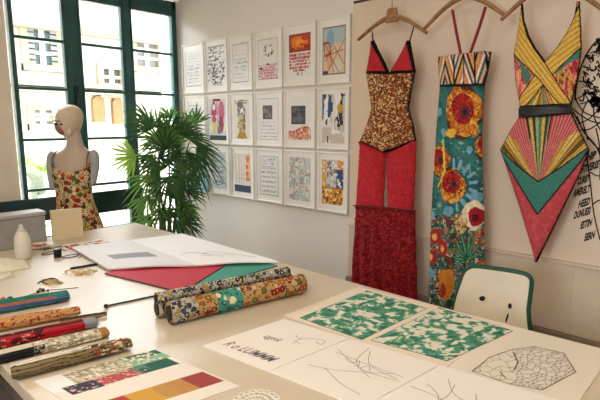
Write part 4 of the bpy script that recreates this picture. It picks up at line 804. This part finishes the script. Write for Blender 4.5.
# ---- fabric bolts at the left
def bolt(name, p0, p1, w, h, paint, label, seed, base, flat=True):
    z0 = Z + .0006; a, b = T(*p0, z0 + h / 2), T(*p1, z0 + h / 2); d = b - a; d /= np.linalg.norm(d); s = np.array((d[1], -d[0], 0)); N, K = 150, 60
    U, A = np.meshgrid(np.linspace(0, 1, N), np.linspace(0, 2 * math.pi, K)); ex = .55 if flat else 1.0
    sx = np.sign(np.cos(A)) * np.abs(np.cos(A)) ** ex; sz = np.sign(np.sin(A)) * np.abs(np.sin(A)) ** ex
    end = np.clip(np.minimum(U, 1 - U) * 40, .0, 1) ** .5; rag = np.clip((U - .55) / .45, 0, 1); k = (1 + (.14 + .3 * rag) * (fbm(U * 9, np.cos(A) * 3 + 5, seed) - .5) + (.05 + .05 * rag) * np.sin(A * 9 + U * 4 + 3 * fbm(U * 5, A, seed))) * (.72 + .28 * end) * (1 - .12 * rag)
    P = a + (U * np.linalg.norm(b - a))[..., None] * d + (w / 2 * sx * k)[..., None] * s; P[..., 2] = z0 + h / 2 + np.clip(h / 2 * sz * k * (1 - .3 * rag), -h / 2, h); pa = Paint(U, A / (2 * math.pi), base); paint(pa)
    c = (a + b) / 2; c[2] = Z; o_ = thing(name, label, 'fabric bolt', c, 'fabric bolts at the left of the table')
    grid_mesh('cloth', P, np.ones((K - 1, N - 1), bool), pa.c, M_cloth, o_); m = MB(); m.loft([[P[i, 0] for i in range(K - 1)], [P[i, 0] * .02 + a * .98 for i in range(K - 1)]], False); m.loft([[P[i, -1] for i in range(K - 1)], [P[i, -1] * .02 + b * .98 for i in range(K - 1)]], False); m.build('folded_end', plain([c_ * .8 for c_ in base], .85), o_); return o_
# paint v: .25 = top, 0 = near side, .5 = far side (towards window)
bolt('fabric_bolt', (-30, 312), (69, 294.5), .10, .032, lambda p: (p.put((p.y > .1) & (p.y < .21) & (p.x < .85), (156, 92, 64)), p.put((p.y < .1) | (p.y > .9), (84, 96, 150)), p.put((p.y >= .21) & (fbm(p.x * 3, p.y * 8, 3) > .55), (28, 104, 92))), 'teal green folded bolt with a brown stripe, farthest in the pile', 3, (34, 118, 104))
def goldp(p):
    k = ((p.x * 44 + p.y * 18) % 1 < .5) ^ ((p.x * 44 - p.y * 18) % 1 < .5); p.put(k, (212, 176, 116)); p.put(fbm(p.x * 40, p.y * 18, 4) > .62, (136, 52, 40))
bolt('fabric_bolt', (-30, 330), (80, 310), .068, .04, goldp, 'knitted orange and gold fabric bolt next to the teal one', 5, (168, 92, 54), False)
bolt('fabric_bolt', (60, 322), (107, 313.5), .022, .022, lambda p: p.put((p.y < .1) | (p.y > .9), (150, 130, 86)), 'thin dark brown roll poking out between gold and red bolts', 6, (70, 60, 44), False)
def redp(p): p.put((p.x < .55) & (fbm(p.x * 22, p.y * 9, 4) > .5), (70, 24, 28)); p.put((p.y > .24) & (p.y < .34), (64, 20, 26)); p.put(p.x > .88, (140, 142, 146)); p.put((p.x < .5) & (fbm(p.x * 26, p.y * 12, 9) > .66), (196, 150, 120))
bolt('fabric_bolt', (-30, 349), (97, 321), .072, .03, redp, 'deep red fabric bolt with dark printed part and grey end', 7, (164, 28, 38))
def snakep(p): p.put((p.x < .5) & (p.y < .22), (36, 34, 38)); p.put((p.x < .5) & (p.y > .85), (44, 42, 46)); k = (p.x > .42); p.put(k & (fbm(p.x * 40, p.y * 14, 4) > .52), (150, 138, 116)); p.put(k & (fbm(p.x * 44, p.y * 18, 14) > .64), (236, 230, 216)); p.put((p.x > .93), (170, 124, 70))
bolt('fabric_bolt', (-30, 364), (108, 331), .066, .028, snakep, 'silvery snake print fabric bolt in front of the red bolt', 9, (206, 196, 176))
def olivep(p): p.put((p.y > .2) & (p.y < .34) & (p.x < .72), (222, 216, 200)); p.put(np.abs(np.sin(p.y * 40 + fbm(p.x * 6, p.y * 3, 2) * 5)) < .42, (58, 48, 34)); p.put((p.x > .62) & (fbm(p.x * 22, p.y * 12, 4) > .54), (74, 68, 50)); p.put((p.x > .66) & (fbm(p.x * 16, p.y * 10, 8) > .6), (140, 60, 46)); p.put((p.x > .7) & (fbm(p.x * 26, p.y * 14, 18) > .64), (206, 196, 160))  # pale top strip is a highlight painted into the cloth colour
bolt('fabric_bolt', (11, 372), (131, 342), .066, .042, olivep, 'golden olive fabric bolt with gathered end, nearest in the pile', 11, (132, 116, 84), False)

# ---- swatch card
sw0 = T(34, 382)[:2]; su = (T(155, 350.5)[:2] - sw0); sv = (T(240, 387)[:2] - T(155, 350.5)[:2])
def swp(p):
    p.rect(.36, .0, 1, .21, (120, 156, 126)); p.rect(.72, .0, 1, .1, (30, 96, 76)); p.rect(.62, .1, 1, .22, (132, 182, 146)); p.rect(.2, .02, .66, .24, (192, 182, 150)); n = fbm(p.x * 46, p.y * 40, 3); p.put((p.x < .95) & (p.x > .2) & (p.y < .22) & (n > .56), (226, 220, 200)); p.put((p.x < .62) & (p.x > .2) & (p.y < .24) & (n < .4), (150, 140, 116)); p.rect(0, 0, .2, .3, (240, 240, 242))
    p.rect(.62, .22, .96, .38, (24, 88, 72)); p.rect(.3, .24, .64, .38, (178, 74, 68)); p.rect(.08, .24, .32, .4, (52, 48, 62)); p.put((p.x > .1) & (p.x < .7) & (p.y > .2) & (p.y < .4) & (fbm(p.x * 52, p.y * 46, 9) > .64), (214, 180, 166)); p.put((p.x > .62) & (p.y > .22) & (p.y < .38) & (p.x < .74) & (fbm(p.x * 20, p.y * 20, 5) > .5), (90, 130, 110))
    p.rect(.76, .62, .98, .86, (158, 60, 62)); p.rect(.56, .62, .78, .86, (188, 136, 66)); p.rect(.3, .62, .58, .86, (206, 158, 56)); p.rect(.08, .62, .32, .86, (172, 66, 56)); p.ell(.58, .74, .07, .12, (188, 142, 76))
sw = sheet('swatch_card', sw0, su, sv, Z + .0005, .0025, M_print, None, swp, (130, 110), (236, 228, 218)); tag(sw, 'white card of green, red and yellow colour swatches at the near table edge', 'swatch card')
# ---- pencil sketch sheets
s0 = T(202.5, 347)[:2]; s1 = T(284, 320)[:2]; e0_ = T(330, 396)[:2]; su_ = (e0_ - s0); su_ /= np.linalg.norm(su_); sv_ = s1 - s0
lab = ['white sketch sheet with scribbled pencil lettering, nearest the floral rolls', 'white sketch sheet with long crossing pencil strokes in the middle of the row', 'white sketch sheet with curved strokes beside the drawing sheet, last of the row']
def sk_lines(m_, mp_, lines, w=.0022):
    for L_ in lines: m_.ribbon([mp_(*q[:2]) for q in smooth_path([np.array((*p_, 0.)) for p_ in L_], 5)], w, (0, 0, 1))
wd_ = [.292, .322, .33]; off = 0
for k in range(3):
    o_ = s0 + su_ * off; u_ = su_ * (wd_[k] - .003); v_ = sv_ - su_ * .0
    sh = sheet('sketch_sheet', o_, u_, v_, Z + .0005 + .0, .004, M_print, None, None, (2, 2), (240, 233, 224)); tag(sh, lab[k], 'paper sheet', 'row of pencil sketch sheets')
    fm = sheet_map(o_, u_, v_); mp_ = lambda a, b: fm(np.array(a), np.array(b), Z + .0051); m = MB()
    if k == 0:
        vs, fs = text_mesh('R o LUMMM', 1.0); mxv = max(v[0] for v in vs); m.add([mp_(.12 + .74 * (v[0] / mxv), .13 + .17 * v[1]) for v in vs], fs); m.build('hand_lettering', plain((128, 124, 120), .9), sh); m = MB(); vs, fs = text_mesh('ugsk', 1.0); mxv = max(v[0] for v in vs); m.add([mp_(.26 + .26 * (v[0] / mxv), .5 + .13 * v[1]) for v in vs], fs); m.build('hand_lettering', plain((150, 145, 140), .9), sh); m = MB()
        sk_lines(m, mp_, ([(.5, .74), (.62, .68), (.7, .76), (.86, .8), (.9, .7), (.8, .74)], [(.6, .62), (.72, .6)], [(.6, .74), (.66, .56)]))
    elif k == 1: sk_lines(m, mp_, ([(.1, .72), (.3, .62), (.6, .5), (.95, .52)], [(.3, .92), (.42, .6), (.72, .42)], [(.12, .66), (.5, .62), (.92, .6)], [(.36, .86), (.56, .62), (.9, .54)], [(.3, .6), (.4, .56), (.44, .62), (.52, .52), (.56, .6), (.64, .52)], [(.14, .3), (.4, .36), (.82, .6)], [(.3, .34), (.6, .2), (.86, .14)]))
    else: sk_lines(m, mp_, ([(.12, .62), (.3, .5), (.42, .3), (.6, .1)], [(.2, .8), (.4, .58), (.7, .5)], [(.05, .5), (.35, .46), (.55, .3)], [(.3, .74), (.36, .5), (.3, .3)], [(.5, .7), (.7, .4), (.9, .3)]))
    m.build('pencil_lines', plain((150, 145, 140), .9), sh); off += wd_[k]
# ---- cream card with two green marbled prints, and the faceted drawing
def cq(pts): return [T(*p)[:2] for p in pts]
c0 = np.array((-1.265, 1.275)); cu = np.array((.655, .035)) ; cv = np.array((.02, .475))
card = sheet('mount_card', c0, cu, cv, Z + .0005, .0035, M_print, None, None, (2, 2), (232, 220, 200)); tag(card, 'cream mount card carrying two green marbled prints', 'card')
def marb(seed):
    def f(p):
        x, y = p.x * 13 + 2 * fbm(p.x * 6, p.y * 6, seed), p.y * 17 + 2 * fbm(p.x * 6 + 7, p.y * 6, seed); n = fbm(x, y, seed + 3, 4) + .16 * (fbm(p.x * 34, p.y * 40, seed + 30, 2) - .5); p.put(n > .56, (228, 222, 204)); p.put((n > .47) & (n < .56) & (fbm(x * 2, y * 2, seed) > .5), (132, 176, 150)); p.put(n < .34, (34, 112, 88)); p.line([(0, 0), (1, 0), (1, 1), (0, 1), (0, 0)], .014, (60, 66, 58))
    return f
for k, q in enumerate((((299.5, 319), (362, 341), (427, 309.5), (367, 291.5)), ((371, 341.5), (447, 362.5), (513, 332), (439, 308.5)))):
    qq = cq(q); A, B = np.meshgrid(np.linspace(0, 1, 110), np.linspace(0, 1, 130)); P = ((1 - A) * (1 - B))[..., None] * qq[0] + (A * (1 - B))[..., None] * qq[1] + (A * B)[..., None] * qq[2] + ((1 - A) * B)[..., None] * qq[3]
    P = np.concatenate([P, np.full(A.shape + (1,), Z + .0052)], -1); Bk = P.copy(); Bk[..., 2] -= .001; p_ = Paint(A, B, (70, 142, 112)); marb(k * 9 + 2)(p_); c = P.mean((0, 1)); c[2] = Z + .0042
    tag(grid_mesh('marbled_print', P, np.ones((129, 109), bool), p_.c, M_print, None, loc=c, back=Bk, smooth=False), ('green and cream marbled print on the mount card, farther from the chair', 'green and cream marbled print on the mount card, directly in front of the chair')[k], 'print', 'green marbled prints')
hs0 = c0 + cu * 1.004; hsu = np.array((.345, .02)); hsv = np.array((.01, .47))
hx_ = sheet('drawing_sheet', hs0, hsu, hsv, Z + .0005, .003, M_print, None, None, (2, 2), (232, 222, 206)); tag(hx_, 'cream sheet with a faceted polygon line drawing at the right of the table', 'paper sheet')
hp = [np.array(T(x, y, Z)) for x, y in ((472, 371), (490, 357), (535, 346.5), (564, 353), (576, 372), (542, 390), (510, 385))]
hex2 = [(472, 371), (490, 357), (512, 349.5), (535, 346.5), (564, 353), (576, 372), (542, 390), (510, 384)]
m = MB(); up_ = lambda x, y: T(x, y, Z + .0042); r_ = random.Random(3); pts = [np.array(p, float) for p in hex2]
for a_, b_ in zip(hex2, hex2[1:] + hex2[:1]): m.ribbon([up_(*a_), up_(*b_)], .003, (0, 0, 1))
_try = 0
while len(pts) < 170 and _try < 6000:
    _try += 1
    x, y = r_.uniform(474, 575), r_.uniform(347, 389)
    if inside(np.array([x]), np.array([y]), hex2)[0] and (x > 515 or r_.random() < .35) and min(np.hypot(*(np.array((x, y)) - p) * (1, 2)) for p in pts) > (4.6 if x > 515 else 7.5): pts.append(np.array((x, y)))
done = set()
for i, p in enumerate(pts):
    o_ = sorted(range(len(pts)), key=lambda j: np.hypot(*((pts[j] - p) * (1, 2))))[1:5 if p[0] > 515 else 4]
    for j in o_:
        if (min(i, j), max(i, j)) not in done: done.add((min(i, j), max(i, j))); m.ribbon([up_(*p), up_(*pts[j])], .0013, (0, 0, 1))
m.ribbon([up_(513, 352), up_(518, 362), up_(514, 370)], .004, (0, 0, 1)); m.ribbon([up_(500, 372), up_(506, 378)], .004, (0, 0, 1))
m.build('pencil_lines', plain((126, 120, 112), .9), hx_)
# ---- lace doily at the near edge of the picture
lc = T(256, 404); m = MB()
for rr_ in (.02, .038, .055):
    m.tube([(lc[0] + rr_ * math.cos(a_), lc[1] + rr_ * math.sin(a_), Z + .002) for a_ in np.linspace(0, 2 * math.pi, 40)], .0018, 6)
for k in range(20):
    a_ = k * math.pi / 10; m.tube([(lc[0] + .018 * math.cos(a_), lc[1] + .018 * math.sin(a_), Z + .002), (lc[0] + .055 * math.cos(a_), lc[1] + .055 * math.sin(a_), Z + .002)], .0014, 6); c = (lc[0] + .06 * math.cos(a_), lc[1] + .06 * math.sin(a_)); m.tube([(c[0] + .009 * math.cos(b_), c[1] + .009 * math.sin(b_), Z + .002) for b_ in np.linspace(0, 2 * math.pi, 9)], .0016, 6)
tag(m.build('lace_doily', plain((244, 240, 230), .8), loc=(*lc[:2], Z), smooth=True), 'round white lace doily at the bottom edge beside the sketch sheets', 'doily')

# ================================================================== light
w = bpy.data.worlds.new('sky'); scene.world = w; w.use_nodes = True; bg = w.node_tree.nodes['Background']; 
wn = w.node_tree.nodes; wl = w.node_tree.links; tc = wn.new('ShaderNodeTexCoord'); sx = wn.new('ShaderNodeSeparateXYZ'); mr = wn.new('ShaderNodeMapRange'); wl.new(tc.outputs['Generated'], sx.inputs[0]); wl.new(sx.outputs[0], mr.inputs[0])
mr.inputs[1].default_value = .25; mr.inputs[2].default_value = -.5; mr.inputs[3].default_value = 4.5; mr.inputs[4].default_value = 24.0
bg.inputs[0].default_value = (.84, .92, 1.0, 1); wl.new(mr.outputs[0], bg.inputs[1])
sl = bpy.data.lights.new('sun', 'SUN'); sl.energy = 3.0; sl.angle = .02; sl.color = (1, .93, .82); so = bpy.data.objects.new('sun', sl); COL.objects.link(so)
so.rotation_euler = Vector((-.62, -.45, -.8)).to_track_quat('-Z', 'Y').to_euler()
pl_ = bpy.data.lights.new('window_portal', 'AREA'); pl_.shape = 'RECTANGLE'; pl_.size = 1.5; pl_.size_y = 2.6; pl_.cycles.is_portal = True
po = bpy.data.objects.new('window_portal', pl_); COL.objects.link(po); po.location = (WX - .08, 1.98, 1.34); po.rotation_euler = Vector((1, 0, 0)).to_track_quat('-Z', 'Z').to_euler()
p2_ = bpy.data.lights.new('window_portal', 'AREA'); p2_.shape = 'RECTANGLE'; p2_.size = 1.8; p2_.size_y = 1.1; p2_.cycles.is_portal = True
po2 = bpy.data.objects.new('window_portal', p2_); COL.objects.link(po2); po2.location = ((sa_ + sb_) / 2, SY - .09, (sz0 + sz1) / 2); po2.rotation_euler = Vector((0, 1, 0)).to_track_quat('-Z', 'Z').to_euler()
for x, y in ((-2.0, -.2), (-.2, -.2), (-1.0, -1.3)):  # unseen ceiling lights, added as warm fill for table and wall
    cl_ = thing('added_ceiling_light', 'added round white ceiling light out of view, warm fill for the room', 'light', (x, y, HC), 'added ceiling lights')
    MB().lathe((x, y, HC - .05), [(.44, .02), (.46, 0), (.46, .05)], 32).build('housing', M_white, cl_)
    al = bpy.data.lights.new('fill_lamp', 'AREA'); al.shape = 'DISK'; al.size = .84; al.energy = 18; al.color = (1, .82, .60); ao = bpy.data.objects.new('fill_lamp', al); COL.objects.link(ao); ao.parent = cl_; ao.location = (0, 0, -.056)

cam = bpy.data.cameras.new('camera'); co = bpy.data.objects.new('camera', cam); COL.objects.link(co); scene.camera = co
cam.sensor_width = 36; cam.lens = FOC / 600 * 36; cam.clip_start = .05
co.matrix_world = Matrix(((RT[0], UP[0], -FW[0], OR[0]), (RT[1], UP[1], -FW[1], OR[1]), (RT[2], UP[2], -FW[2], OR[2]), (0, 0, 0, 1)))
vs_ = scene.view_settings; vs_.view_transform = 'Standard'; vs_.look = 'None'; vs_.gamma = 1; vs_.exposure = .1; vs_.use_curve_mapping = False
scene.cycles.use_denoising = True; scene.cycles.max_bounces = 10; scene.cycles.diffuse_bounces = 6; scene.cycles.transparent_max_bounces = 12; scene.cycles.sample_clamp_indirect = 6
